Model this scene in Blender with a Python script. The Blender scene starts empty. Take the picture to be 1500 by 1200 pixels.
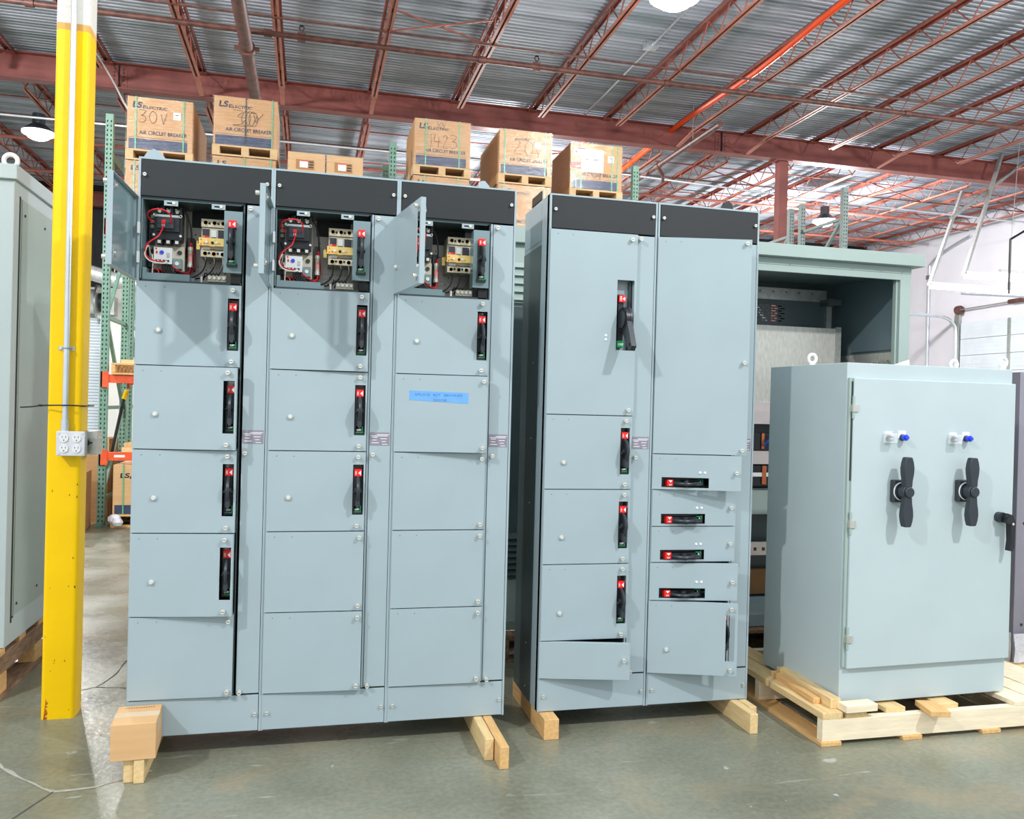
import bpy, math, random
from math import sin, cos, pi, radians as R
from mathutils import Matrix, Vector
random.seed(7)
SC = bpy.context.scene
COL = SC.collection

# ------------------------------------------------------------------ materials
def lin(c):
    return c / 12.92 if c <= 0.04045 else ((c + 0.055) / 1.055) ** 2.4
def rgb(r, g, b): return (lin(r / 255), lin(g / 255), lin(b / 255), 1)
MATS = {}
def mat(name, col, rough=.5, metal=0, var=0.06, scale=6, spec=.5, bump=0, bscale=60, stretch=None, coat=0, col2=None, lo=.35, hi=.65, detail=4, alpha=1, trans=0, emis=None, estr=0):
    if name in MATS: return MATS[name]
    m = bpy.data.materials.new(name); m.use_nodes = True
    nt = m.node_tree; N = nt.nodes; L = nt.links
    b = N['Principled BSDF']
    b.inputs['Roughness'].default_value = rough
    b.inputs['Metallic'].default_value = metal
    b.inputs['Specular IOR Level'].default_value = spec
    b.inputs['Coat Weight'].default_value = coat
    b.inputs['Alpha'].default_value = alpha
    b.inputs['Transmission Weight'].default_value = trans
    if emis:
        b.inputs['Emission Color'].default_value = emis; b.inputs['Emission Strength'].default_value = estr
    tc = N.new('ShaderNodeTexCoord'); mp = N.new('ShaderNodeMapping')
    L.new(tc.outputs['Object'], mp.inputs['Vector'])
    if stretch: mp.inputs['Scale'].default_value = stretch
    nz = N.new('ShaderNodeTexNoise'); nz.inputs['Scale'].default_value = scale; nz.inputs['Detail'].default_value = detail
    L.new(mp.outputs['Vector'], nz.inputs['Vector'])
    cr = N.new('ShaderNodeValToRGB')
    cr.color_ramp.elements[0].position = lo; cr.color_ramp.elements[1].position = hi
    c = Vector(col[:3])
    if col2: a, d = c, Vector(col2[:3])
    else: a, d = c * (1 - var), c * (1 + var)
    cr.color_ramp.elements[0].color = (*a, 1); cr.color_ramp.elements[1].color = (*d, 1)
    L.new(nz.outputs['Fac'], cr.inputs['Fac']); L.new(cr.outputs['Color'], b.inputs['Base Color'])
    if bump:
        n2 = N.new('ShaderNodeTexNoise'); n2.inputs['Scale'].default_value = bscale; n2.inputs['Detail'].default_value = 3
        L.new(mp.outputs['Vector'], n2.inputs['Vector'])
        bp = N.new('ShaderNodeBump'); bp.inputs['Strength'].default_value = bump; bp.inputs['Distance'].default_value = .01
        L.new(n2.outputs['Fac'], bp.inputs['Height']); L.new(bp.outputs['Normal'], b.inputs['Normal'])
    MATS[name] = m
    return m

GREY = mat('grey_enamel', rgb(160, 177, 183), .34, 0, .03, 3, bump=.03, bscale=400)
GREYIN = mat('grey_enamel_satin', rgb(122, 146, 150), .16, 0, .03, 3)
PALE = mat('pale_grey_enamel', rgb(184, 199, 202), .38, 0, .025, 3, bump=.03, bscale=300)
PALED = mat('green_grey_enamel', rgb(160, 178, 172), .4, 0, .04, 3)
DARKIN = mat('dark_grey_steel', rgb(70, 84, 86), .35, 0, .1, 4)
BLACKP = mat('black_panel_enamel', rgb(27, 33, 37), .6, 0, .05, 4, bump=.05, bscale=500)
BLACK = mat('black_plastic', rgb(28, 30, 34), .38, 0, .1, 20)
DGREY = mat('charcoal_plastic', rgb(44, 51, 58), .4, 0, .06, 20)
VOID = mat('matt_black', rgb(14, 15, 17), .6, 0, .1, 20)
GALV = mat('galvanised_steel', rgb(186, 190, 186), .35, .75, .14, 30, lo=.3, hi=.7)
GALVB = mat('spangled_steel', rgb(196, 196, 188), .42, .5, .12, 70, stretch=(1, 1, .3), lo=.3, hi=.7)
SCREW = mat('zinc_screw', rgb(226, 224, 214), .3, .4, .04, 40)
WHITEP = mat('white_plastic', rgb(235, 236, 236), .4, 0, .02, 10)
RED = mat('red_tag', rgb(232, 30, 26), .4, 0, .03, 10)
GREEN = mat('green_tag', rgb(16, 140, 84), .4, 0, .03, 10)
WHITE = mat('white_ink', rgb(245, 245, 245), .5, 0, .02, 10)
INK = mat('dark_blue_ink', rgb(28, 38, 62), .6, 0, .1, 10)
PEN = mat('felt_pen_ink', rgb(100, 70, 48), .6, 0, .1, 10)
BLUEINK = mat('blue_pen_ink', rgb(66, 110, 178), .6, 0, .1, 10)
TAPE = mat('blue_masking_tape', rgb(106, 166, 226), .7, 0, .04, 30)
PLATE = mat('purple_grey_label', rgb(138, 132, 146), .4, 0, .04, 10)
YELLOW = mat('yellow_paint', rgb(255, 206, 0), .42, 0, .03, 5, spec=.25, bump=.12, bscale=40)
RUST = mat('rust_stain', rgb(176, 92, 20), .8, 0, .3, 30)
OCHRE = mat('worn_ochre_paint', rgb(222, 168, 90), .7, 0, .1, 20)
WPAINT = mat('speckled_white_paint', rgb(214, 210, 200), .6, 0, .12, 60, lo=.3, hi=.42)
STEELRED = mat('red_oxide_steel', rgb(140, 78, 72), .55, 0, .16, 3, bump=.1, bscale=40)
JOISTM = mat('red_oxide_joist', rgb(158, 92, 80), .55, 0, .2, 5)
JOISTLIT = mat('salmon_joist_lit', rgb(184, 116, 100), .5, 0, .15, 5)  # lit copy of the joist red, light painted onto lower chords and braces
PIPEM = mat('rusty_brown_pipe', rgb(98, 62, 54), .5, 0, .35, 9)
CONDM = mat('bright_conduit', rgb(214, 220, 226), .28, .7, .05, 10)
DECK = mat('weathered_zinc_deck', rgb(132, 145, 154), .6, 0, .3, .9, stretch=(.35, 5, 1), col2=rgb(190, 197, 212), lo=.32, hi=.66, detail=8)
RACKG = mat('green_rack_paint', rgb(112, 150, 132), .45, 0, .08, 14)
RACKGZ = mat('grey_rack_steel', rgb(112, 130, 126), .5, 0, .1, 20)
ORANGE = mat('orange_rack_paint', rgb(232, 88, 40), .45, 0, .12, 14)
CARD = mat('brown_cardboard', rgb(190, 146, 98), .75, 0, .06, 5, stretch=(1, 1, 8))
CARDL = mat('light_cardboard', rgb(214, 172, 122), .75, 0, .05, 5, stretch=(1, 1, 8))
CARDD = mat('dark_cardboard', rgb(150, 106, 66), .8, 0, .12, 5)
NAVY = mat('navy_print', rgb(52, 64, 92), .6, 0, .08, 9)
STRAP = mat('green_strap', rgb(92, 176, 132), .35, 0, .05, 9)
STRAPB = mat('black_strap', rgb(50, 54, 58), .4, 0, .05, 9)
PAPER = mat('white_paper', rgb(236, 236, 236), .7, 0, .02, 9)
WOOD = mat('pine_wood', rgb(226, 196, 142), .65, 0, .1, 7, stretch=(9, 1.2, 9), bump=.1, bscale=20)
WOODX = mat('pine_wood_lengthways', rgb(232, 218, 190), .65, 0, .1, 6, stretch=(1.2, 9, 9), bump=.1, bscale=20, col2=rgb(246, 232, 200))
WOODY = mat('yellow_pine', rgb(220, 176, 116), .65, 0, .12, 7, stretch=(9, 1.2, 9), bump=.1, bscale=20)
WOODG = mat('weathered_wood', rgb(142, 112, 86), .8, 0, .3, 7, stretch=(9, 1.5, 9), bump=.2, bscale=20)
CREAM = mat('cream_plastic', rgb(206, 198, 176), .45, 0, .04, 12)
BRASS = mat('yellow_zinc_plate', rgb(232, 204, 122), .35, .35, .1, 20, col2=rgb(228, 176, 96))
PANELG = mat('warm_grey_mounting_plate', rgb(168, 162, 152), .4, .3, .05, 8)
WIRER = mat('red_wire', rgb(222, 34, 48), .4, 0, .03, 9)
WIREB = mat('black_wire', rgb(22, 22, 24), .35, 0, .03, 9)
WIREW = mat('white_wire', rgb(226, 220, 208), .4, 0, .03, 9)
BLUE = mat('blue_lens', rgb(10, 60, 226), .2, 0, .1, 20, coat=.5)
CLEAR = mat('clear_plastic', rgb(240, 246, 250), .08, 0, 0, 5, alpha=.35)
def film():
    m = bpy.data.materials.new('stretch_film'); m.use_nodes = True; nt = m.node_tree; N = nt.nodes; L = nt.links
    N.remove(N['Principled BSDF']); out = N['Material Output']
    tr = N.new('ShaderNodeBsdfTransparent'); gl = N.new('ShaderNodeBsdfGlossy'); gl.inputs['Roughness'].default_value = .18
    mx = N.new('ShaderNodeMixShader'); mx.inputs[0].default_value = .1
    tc = N.new('ShaderNodeTexCoord'); mp = N.new('ShaderNodeMapping'); mp.inputs['Scale'].default_value = (1, 1, 7); mp.inputs['Rotation'].default_value = (0, .2, 0)
    nz = N.new('ShaderNodeTexNoise'); nz.inputs['Scale'].default_value = 5; nz.inputs['Detail'].default_value = 4
    bp = N.new('ShaderNodeBump'); bp.inputs['Strength'].default_value = .9; bp.inputs['Distance'].default_value = .02
    L.new(tc.outputs['Object'], mp.inputs['Vector']); L.new(mp.outputs['Vector'], nz.inputs['Vector'])
    L.new(nz.outputs['Fac'], bp.inputs['Height']); L.new(bp.outputs['Normal'], gl.inputs['Normal'])
    L.new(tr.outputs[0], mx.inputs[1]); L.new(gl.outputs[0], mx.inputs[2]); L.new(mx.outputs[0], out.inputs['Surface'])
    return m
WRAP = film()
WRAPH = mat('crumpled_film', rgb(240, 242, 248), .2, 0, .1, 18, alpha=.75, bump=1, bscale=30)
STAIN = mat('brushed_stainless', rgb(152, 148, 160), .35, .35, .2, 1.6, stretch=(2, 2, .4), lo=.3, hi=.7)
WALLR = mat('white_painted_wall', rgb(220, 219, 228), .75, 0, .02, 1.2)
WALLB = mat('white_block_wall', rgb(226, 226, 222), .8, 0, .03, 1.2)
CURT = mat('black_insulation', rgb(36, 36, 42), .8, 0, .3, 4, stretch=(6, 1, .5))
SLAT = mat('white_slats', rgb(214, 224, 232), .45, 0, .03, 4)
FOIL = mat('silver_foil_duct', rgb(214, 216, 218), .3, .6, .1, 14, bump=.5, bscale=30)
LENS = mat('lamp_lens', (1, 1, 1, 1), .5, 0, 0, 5, emis=(1, 1, 1, 1), estr=12)
TUBEL = mat('fluorescent_tube', (1, 1, 1, 1), .5, 0, 0, 5, emis=(.95, .97, 1, 1), estr=13)
HOSE = mat('orange_hose', rgb(255, 84, 16), .4, 0, .05, 5)
BLUEW = mat('blue_wire', rgb(20, 90, 220), .4, 0, .05, 5)
COPPER = mat('tinned_busbar', rgb(206, 196, 192), .3, .6, .05, 9)
COP2 = mat('copper_bar', rgb(190, 110, 72), .3, .7, .08, 9)

def concrete():
    m = bpy.data.materials.new('polished_concrete'); m.use_nodes = True
    nt = m.node_tree; N = nt.nodes; L = nt.links; b = N['Principled BSDF']
    tc = N.new('ShaderNodeTexCoord')
    def noise(s, d, st=(1, 1, 1), dist=0):
        mp = N.new('ShaderNodeMapping'); mp.inputs['Scale'].default_value = st
        L.new(tc.outputs['Object'], mp.inputs['Vector'])
        n = N.new('ShaderNodeTexNoise'); n.inputs['Scale'].default_value = s; n.inputs['Detail'].default_value = d
        n.inputs['Distortion'].default_value = dist
        L.new(mp.outputs['Vector'], n.inputs['Vector']); return n.outputs['Fac']
    def ramp(f, stops):
        r = N.new('ShaderNodeValToRGB'); L.new(f, r.inputs['Fac'])
        e = r.color_ramp.elements
        e[0].position, e[0].color = stops[0][0], stops[0][1]; e[1].position, e[1].color = stops[-1][0], stops[-1][1]
        for p, c in stops[1:-1]:
            q = e.new(p); q.color = c
        return r.outputs['Color']
    def mix(f, a, c, mode='MIX'):
        x = N.new('ShaderNodeMix'); x.data_type = 'RGBA'; x.blend_type = mode
        if isinstance(f, float): x.inputs['Factor'].default_value = f
        else: L.new(f, x.inputs['Factor'])
        for s, v in ((x.inputs[6], a), (x.inputs[7], c)):
            if isinstance(v, tuple): s.default_value = v
            else: L.new(v, s)
        return x.outputs[2]
    base = ramp(noise(1.3, 8, dist=.4), [(.3, rgb(116, 117, 100)), (.5, rgb(134, 136, 118)), (.72, rgb(154, 156, 142))])
    fine = ramp(noise(45, 4), [(.35, rgb(196, 196, 196)), (.65, rgb(255, 255, 255))])
    base = mix(.45, base, fine, 'MULTIPLY')
    tan = ramp(noise(2.1, 5, dist=.6), [(.54, (0, 0, 0, 1)), (.72, (.5, .5, .5, 1))])
    base = mix(tan, base, rgb(160, 140, 108))
    scr = ramp(noise(3.2, 6, (1, 5, 1), .8), [(.66, (0, 0, 0, 1)), (.72, (.55, .55, .55, 1))])
    base = mix(scr, base, rgb(186, 190, 186))
    sp = ramp(noise(13, 3), [(.24, (.8, .8, .8, 1)), (.29, (0, 0, 0, 1))])
    base = mix(sp, base, rgb(176, 184, 188))
    L.new(base, b.inputs['Base Color'])
    ro = ramp(noise(2.4, 5), [(.3, (.2, .2, .2, 1)), (.7, (.42, .42, .42, 1))])
    L.new(ro, b.inputs['Roughness'])
    bp = N.new('ShaderNodeBump'); bp.inputs['Strength'].default_value = .12; bp.inputs['Distance'].default_value = .01
    L.new(noise(30, 4), bp.inputs['Height']); L.new(bp.outputs['Normal'], b.inputs['Normal'])
    return m
CONC = concrete()
CRACKW = mat('pale_crack_filler', rgb(168, 166, 154), .8, 0, .12, 40)
CRACKD = mat('dark_joint', rgb(82, 82, 76), .9, 0, .2, 40)
SPILL = mat('pale_worn_concrete', rgb(206, 204, 196), .5, 0, .08, 3, bump=.1)

# ------------------------------------------------------------------ mesh builder
TXT = {}
def text_data(s, bold=0):
    k = (s, bold)
    if k not in TXT:
        cu = bpy.data.curves.new('t', 'FONT'); cu.body = s; cu.size = 1; cu.offset = bold; cu.resolution_u = 3
        cu.align_x = 'LEFT'
        o = bpy.data.objects.new('t', cu); COL.objects.link(o)
        dg = bpy.context.evaluated_depsgraph_get()
        me = bpy.data.meshes.new_from_object(o.evaluated_get(dg))
        v = [tuple(x.co) for x in me.vertices]; f = [tuple(p.vertices) for p in me.polygons]
        w = max(x[0] for x in v) - min(x[0] for x in v); x0 = min(x[0] for x in v)
        hh = max(x[1] for x in v)
        bpy.data.objects.remove(o); bpy.data.curves.remove(cu); bpy.data.meshes.remove(me)
        TXT[k] = ([(a - x0, c) for a, c, _ in v], f, w, hh)
    return TXT[k]

class MB:
    def __init__(self): self.v = []; self.f = []; self.m = []; self.mats = []; self.T = None
    def mi(self, m):
        if m not in self.mats: self.mats.append(m)
        return self.mats.index(m)
    def add(self, vs, fs, m):
        o = len(self.v); k = self.mi(m)
        if self.T is not None: vs = [tuple(self.T @ Vector(p)) for p in vs]
        self.v += [tuple(p) for p in vs]
        for f in fs: self.f.append(tuple(o + i for i in f)); self.m.append(k)
        return self
    def box(self, x0, x1, y0, y1, z0, z1, m, M=None):
        vs = [(x, y, z) for x in (x0, x1) for y in (y0, y1) for z in (z0, z1)]
        if M is not None: vs = [tuple(M @ Vector(p)) for p in vs]
        return self.add(vs, [(0, 1, 3, 2), (4, 6, 7, 5), (0, 4, 5, 1), (2, 3, 7, 6), (0, 2, 6, 4), (1, 5, 7, 3)], m)
    def bar(self, p0, p1, w, h, m, up=(0, 0, 1)):
        p0 = Vector(p0); p1 = Vector(p1); d = (p1 - p0).normalized()
        s = d.cross(Vector(up))
        if s.length < 1e-4: s = d.cross(Vector((1, 0, 0)))
        s.normalize(); u = s.cross(d)
        vs = []
        for p in (p0, p1):
            for a, b in ((-1, -1), (1, -1), (1, 1), (-1, 1)): vs.append(p + s * a * w / 2 + u * b * h / 2)
        return self.add(vs, [(0, 1, 2, 3), (7, 6, 5, 4), (0, 4, 5, 1), (1, 5, 6, 2), (2, 6, 7, 3), (3, 7, 4, 0)], m)
    def cyl(self, p0, p1, r, m, n=14, r2=None):
        p0 = Vector(p0); p1 = Vector(p1); d = (p1 - p0).normalized()
        a = d.orthogonal().normalized(); b = d.cross(a); r2 = r if r2 is None else r2
        vs = []
        for p, q in ((p0, r), (p1, r2)):
            for i in range(n):
                t = 2 * pi * i / n; vs.append(p + a * cos(t) * q + b * sin(t) * q)
        fs = [(i, (i + 1) % n, n + (i + 1) % n, n + i) for i in range(n)] + [tuple(range(n))[::-1], tuple(range(n, 2 * n))]
        return self.add(vs, fs, m)
    def tube(self, pts, r, m, n=6, sub=4):
        P = [Vector(p) for p in pts]
        if len(P) > 2 and sub > 1:
            Q = []
            for i in range(len(P) - 1):
                a = P[max(i - 1, 0)]; b = P[i]; c = P[i + 1]; d = P[min(i + 2, len(P) - 1)]
                for k in range(sub):
                    t = k / sub
                    Q.append(.5 * ((2 * b) + (c - a) * t + (2 * a - 5 * b + 4 * c - d) * t * t + (3 * b - a - 3 * c + d) * t ** 3))
            Q.append(P[-1]); P = Q
        vs = []; prev = None
        for i, p in enumerate(P):
            d = (P[min(i + 1, len(P) - 1)] - P[max(i - 1, 0)])
            if d.length < 1e-9: d = Vector((0, 0, 1))
            d.normalize()
            a = (prev - d * prev.dot(d)) if prev is not None else d.orthogonal()
            if a.length < 1e-6: a = d.orthogonal()
            a.normalize(); prev = a; b = d.cross(a)
            for k in range(n):
                t = 2 * pi * k / n; vs.append(p + a * cos(t) * r + b * sin(t) * r)
        fs = []
        for i in range(len(P) - 1):
            for k in range(n): fs.append((i * n + k, i * n + (k + 1) % n, (i + 1) * n + (k + 1) % n, (i + 1) * n + k))
        fs.append(tuple(range(n))[::-1]); fs.append(tuple(range((len(P) - 1) * n, len(P) * n)))
        return self.add(vs, fs, m)
    def prism(self, poly, ax, a0, a1, m):
        # poly in the two other axes (cyclic order of x,y,z without ax)
        o = {'x': (1, 2, 0), 'y': (0, 2, 1), 'z': (0, 1, 2)}[ax]; vs = []
        for a in (a0, a1):
            for p, q in poly:
                t = [0, 0, 0]; t[o[0]] = p; t[o[1]] = q; t[o[2]] = a; vs.append(tuple(t))
        n = len(poly)
        return self.add(vs, [tuple(range(n)), tuple(range(n, 2 * n))[::-1]] + [(i, n + i, n + (i + 1) % n, (i + 1) % n) for i in range(n)], m)
    def ring(self, c, axis, R_, r, m, n=20, k=8, a0=0, a1=2 * pi):
        c = Vector(c); ax = Vector(axis).normalized(); a = ax.orthogonal().normalized(); b = ax.cross(a)
        pts = [c + a * cos(a0 + (a1 - a0) * i / n) * R_ + b * sin(a0 + (a1 - a0) * i / n) * R_ for i in range(n + 1)]
        return self.tube(pts, r, m, k, 1)
    def sphere(self, c, r, m, n=12, sz=1):
        vs = [(c[0], c[1], c[2] + r * sz)]; fs = []; q = n // 2
        for i in range(1, q):
            for k in range(n):
                a = pi * i / q; t = 2 * pi * k / n
                vs.append((c[0] + r * sin(a) * cos(t), c[1] + r * sin(a) * sin(t), c[2] + r * cos(a) * sz))
        vs.append((c[0], c[1], c[2] - r * sz)); e = len(vs) - 1
        for k in range(n):
            fs.append((0, 1 + k, 1 + (k + 1) % n)); fs.append((e, e - n + (k + 1) % n, e - n + k))
        for i in range(q - 2):
            for k in range(n): fs.append((1 + i * n + k, 1 + (i + 1) * n + k, 1 + (i + 1) * n + (k + 1) % n, 1 + i * n + (k + 1) % n))
        return self.add(vs, fs, m)
    def plate(self, x0, x1, z0, z1, y0, y1, holes, m):
        xs = sorted({x0, x1, *[h[0] for h in holes], *[h[1] for h in holes]}); zs = sorted({z0, z1, *[h[2] for h in holes], *[h[3] for h in holes]})
        nx, nz = len(xs) - 1, len(zs) - 1
        hs = set()
        xi = {x: i for i, x in enumerate(xs)}; zi = {z: i for i, z in enumerate(zs)}
        for h in holes:
            for i in range(xi[h[0]], xi[h[1]]):
                for j in range(zi[h[2]], zi[h[3]]): hs.add((i, j))
        g = lambda i, j: 0 <= i < nx and 0 <= j < nz and (i, j) not in hs
        vs = [(x, y, z) for y in (y0, y1) for x in xs for z in zs]
        id_ = lambda s, i, j: s * (nx + 1) * (nz + 1) + i * (nz + 1) + j
        fs = []
        for i in range(nx):
            for j in range(nz):
                if not g(i, j): continue
                fs.append((id_(0, i, j), id_(0, i + 1, j), id_(0, i + 1, j + 1), id_(0, i, j + 1)))
                fs.append((id_(1, i, j), id_(1, i, j + 1), id_(1, i + 1, j + 1), id_(1, i + 1, j)))
                if not g(i - 1, j): fs.append((id_(0, i, j), id_(0, i, j + 1), id_(1, i, j + 1), id_(1, i, j)))
                if not g(i + 1, j): fs.append((id_(0, i + 1, j), id_(1, i + 1, j), id_(1, i + 1, j + 1), id_(0, i + 1, j + 1)))
                if not g(i, j - 1): fs.append((id_(0, i, j), id_(1, i, j), id_(1, i + 1, j), id_(0, i + 1, j)))
                if not g(i, j + 1): fs.append((id_(0, i, j + 1), id_(0, i + 1, j + 1), id_(1, i + 1, j + 1), id_(1, i, j + 1)))
        return self.add(vs, fs, m)
    def text(self, s, o, size, m, bold=0, width=None, rot=0, xd=(1, 0, 0), zd=(0, 0, 1), shear=0):
        v, f, w, hh = text_data(s, bold); o = Vector(o); xd = Vector(xd); zd = Vector(zd)
        sx = (width / w) if width else size
        c, q = cos(rot), sin(rot)
        vs = []
        for a, b in v:
            a, b = a * sx + b * size * shear, b * size
            vs.append(o + xd * (a * c - b * q) + zd * (a * q + b * c))
        return self.add(vs, f, m)
    def build(self, name, parent=None, loc=(0, 0, 0), rot=(0, 0, 0), bev=0, smooth=True):
        me = bpy.data.meshes.new(name); me.from_pydata(self.v, [], self.f)
        for m in self.mats: me.materials.append(m)
        me.polygons.foreach_set('material_index', self.m)
        if smooth and len(self.f) < 60000:
            me.shade_smooth(); me.set_sharp_from_angle(angle=R(32))
        me.update()
        o = bpy.data.objects.new(name, me); COL.objects.link(o)
        o.location = loc; o.rotation_euler = rot
        if parent: o.parent = parent
        if bev:
            b = o.modifiers.new('bevel', 'BEVEL'); b.width = bev; b.segments = 2; b.limit_method = 'ANGLE'; b.angle_limit = R(50); b.harden_normals = True
        return o

def tag(o, label, cat, group=None, kind=None):
    o['label'] = label; o['category'] = cat
    if group: o['group'] = group
    if kind: o['kind'] = kind
    return o
def struct(o): o['kind'] = 'structure'; return o
def thing(name, label, cat, loc=(0, 0, 0), rz=0, group=None):
    o = bpy.data.objects.new(name, None); COL.objects.link(o); o.location = loc; o.rotation_euler = (0, 0, rz)
    o.empty_display_size = .1
    return tag(o, label, cat, group)
def copy_tree(o, parent=None):
    c = o.copy(); COL.objects.link(c)
    c.parent = parent
    for ch in [x for x in COL.objects if x.parent == o]: copy_tree(ch, c)
    return c

# ------------------------------------------------------------------ camera (world axes = hall axes, eye height 1.437 m)
TH, PITCH, ROLL, HC = .24, -.0046, .0257, 1.437
F = Vector((sin(TH) * cos(PITCH), cos(TH) * cos(PITCH), sin(PITCH)))
R0 = Vector((cos(TH), -sin(TH), 0)); U0 = R0.cross(F)
cr = R0 * cos(ROLL) + U0 * sin(ROLL); cu_ = U0 * cos(ROLL) - R0 * sin(ROLL)
M = Matrix((cr, cu_, -F)).transposed().to_4x4(); M.translation = Vector((0, 0, HC))
cd = bpy.data.cameras.new('camera'); cam = bpy.data.objects.new('camera', cd); COL.objects.link(cam)
cam.matrix_world = M; cd.sensor_width = 36; cd.sensor_fit = 'HORIZONTAL'; cd.lens = 1219.6 / 1500 * 36; cd.clip_end = 200
SC.camera = cam

# ------------------------------------------------------------------ the hall
ZD = 6.72          # underside of the roof deck
VB = 22.9          # far wall
UR = 17.0          # right wall
fl = struct(MB().box(-12, UR, -9, VB, -.2, 0, CONC).build('floor', smooth=False))
def ribbon(pts, w, m, z=.0012, jit=0):
    mb = MB(); vs = []; P = []
    for i in range(len(pts) - 1):
        a, b = Vector(pts[i]), Vector(pts[i + 1]); n = max(1, int((b - a).length / .05))
        for k in range(n): P.append(a.lerp(b, k / n))
    P.append(Vector(pts[-1]))
    for i, p in enumerate(P):
        d = (P[min(i + 1, len(P) - 1)] - P[max(0, i - 1)]).normalized(); s = Vector((-d.y, d.x))
        q = p + s * random.uniform(-jit, jit); ww = w * (1 + (random.uniform(-.6, .6) if jit else 0)) / 2
        vs += [(q.x - s.x * ww, q.y - s.y * ww, z), (q.x + s.x * ww, q.y + s.y * ww, z)]
    return mb.add(vs, [(2 * i, 2 * i + 1, 2 * i + 3, 2 * i + 2) for i in range(len(P) - 1)], m)
ribbon([(-1.33, 3.83), (-1.16, 3.62), (-1.0, 3.42), (-.86, 3.30), (-.72, 3.31), (-.55, 3.42)], .014, CRACKW, jit=.006).build('crack_filler', fl)
ribbon([(-.86, 3.30), (-1.02, 2.9), (-1.22, 2.35), (-1.4, 1.9)], .006, CRACKD, jit=.001).build('floor_joint', fl)
ribbon([(-1.13, 4.35), (-.98, 4.45), (-.93, 4.62), (-.92, 4.9)], .006, CRACKD, jit=.004).build('floor_crack', fl)
ribbon([(-.98, 4.45), (-.85, 4.42), (-.7, 4.3)], .008, CRACKD, jit=.006).build('floor_crack', fl)

# corrugated roof deck as the ceiling
mb = MB(); y = 4.0; vs = []; k = 0; pitch = .1
while y < VB + .01:
    for dy, z in ((0, 0), (.34, 0), (.5, .03), (.84, .03)):
        yy = y + dy * pitch
        vs += [(-12, yy, ZD + z), (UR, yy, ZD + z)]; k += 1
    y += pitch
mb.add(vs, [(2 * i, 2 * i + 1, 2 * i + 3, 2 * i + 2) for i in range(k - 1)], DECK)
ceil = struct(mb.build('ceiling', smooth=False))
MB().box(2.2, 3.6, 18.5, 19.2, ZD - .01, ZD - .004, SLAT).build('skylight_panel', ceil)

struct(MB().box(UR, UR + .25, 3, VB, 0, ZD + .1, WALLR).build('wall_right'))
struct(MB().box(-12, UR, VB, VB + .25, 0, 4.15, WALLB).box(-12, UR, VB, VB + .25, 4.15, ZD + .1, CURT).build('wall_back'))
struct(MB().box(-12.25, -12, 3, VB, 0, ZD + .1, WALLB).build('wall_left'))
# roll-up door at the back wall
mb = MB()
for i in range(44):
    z = .05 + i * .076
    mb.prism([(VB - .05, z), (VB - .085, z + .02), (VB - .085, z + .055), (VB - .05, z + .074)], 'x', -8.5, -5.1, SLAT)
d1 = struct(mb.build('door_1'))
MB().cyl((-8.5, VB - .35, 3.75), (-5.15, VB - .35, 3.75), .3, SLAT, 20).cyl((-5.15, VB - .35, 3.75), (-5.1, VB - .35, 3.75), .42, GALV, 24).cyl((-5.1, VB - .35, 3.75), (-5.02, VB - .35, 3.75), .22, DGREY, 20).build('drum', d1)
MB().box(-5.1, -4.98, VB - .2, VB, 0, 3.7, GALV).box(-5.02, -4.75, VB - .4, VB, 3.45, 3.9, GALV).build('door_guide', d1)
tag(MB().tube([(-5.9, 21, 4.35), (-5.2, 20.8, 4.3), (-4.4, 20.8, 4.1), (-3.4, 20.9, 3.95), (-2.5, 21, 3.9)], .17, FOIL, 14).cyl((-4.4, 20.8, 4.2), (-4.4, 20.8, ZD), .01, GALV, 6).cyl((-2.6, 21, 4.0), (-2.6, 21, ZD), .01, GALV, 6).build('air_duct'),
    'silver foil flexible air duct hanging along the back wall above the roll-up door', 'duct')
# sectional door in the right wall
mb = MB()
for i in range(9):
    z = i * .44
    mb.box(UR - .06, UR - .02, 14.2, 18.85, z + .006, z + .434, SLAT)
    for q in (.1, .2, .3): mb.box(UR - .066, UR - .06, 14.2, 18.85, z + q, z + q + .012, SLAT)
d2 = struct(mb.build('door_2'))
mb = MB()
for v in (14.2, 17.2): mb.box(UR - .085, UR - .062, v, v + .09, 0, 3.95, GALV)
mb.build('door_stile', d2)
MB().cyl((UR - .14, 13, 4.42), (UR - .14, 18.95, 4.3), .02, GALV).cyl((UR - .14, 14.0, 4.41), (UR - .14, 17.2, 4.34), .055, PIPEM).cyl((UR - .14, 18.78, 4.3), (UR - .14, 18.9, 4.3), .12, PIPEM).build('torsion_spring', d2)
MB().tube([(UR - .12, 18.96, 0), (UR - .12, 18.96, 2), (UR - .12, 18.96, 3.55), (UR - .2, 18.96, 3.92), (UR - .5, 18.96, 4.1), (UR - 1.2, 18.96, 4.14), (UR - 4.2, 18.96, 4.16)], .045, CONDM, 8).box(UR - .1, UR, 18.88, 19.04, 0, 4.2, GALV).build('door_track', d2)
struct(MB().tube([(UR - .05, 20.1, 0), (UR - .05, 20.1, 3), (UR - .05, 20.1, 5.4), (UR - .05, 20.0, 5.75), (UR - .05, 19.5, 6.0), (UR - .05, 18.6, 6.25)], .045, CONDM, 8).box(UR - .1, UR, 20.04, 20.16, 5.3, 5.42, GALV).build('trim_1'))

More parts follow.
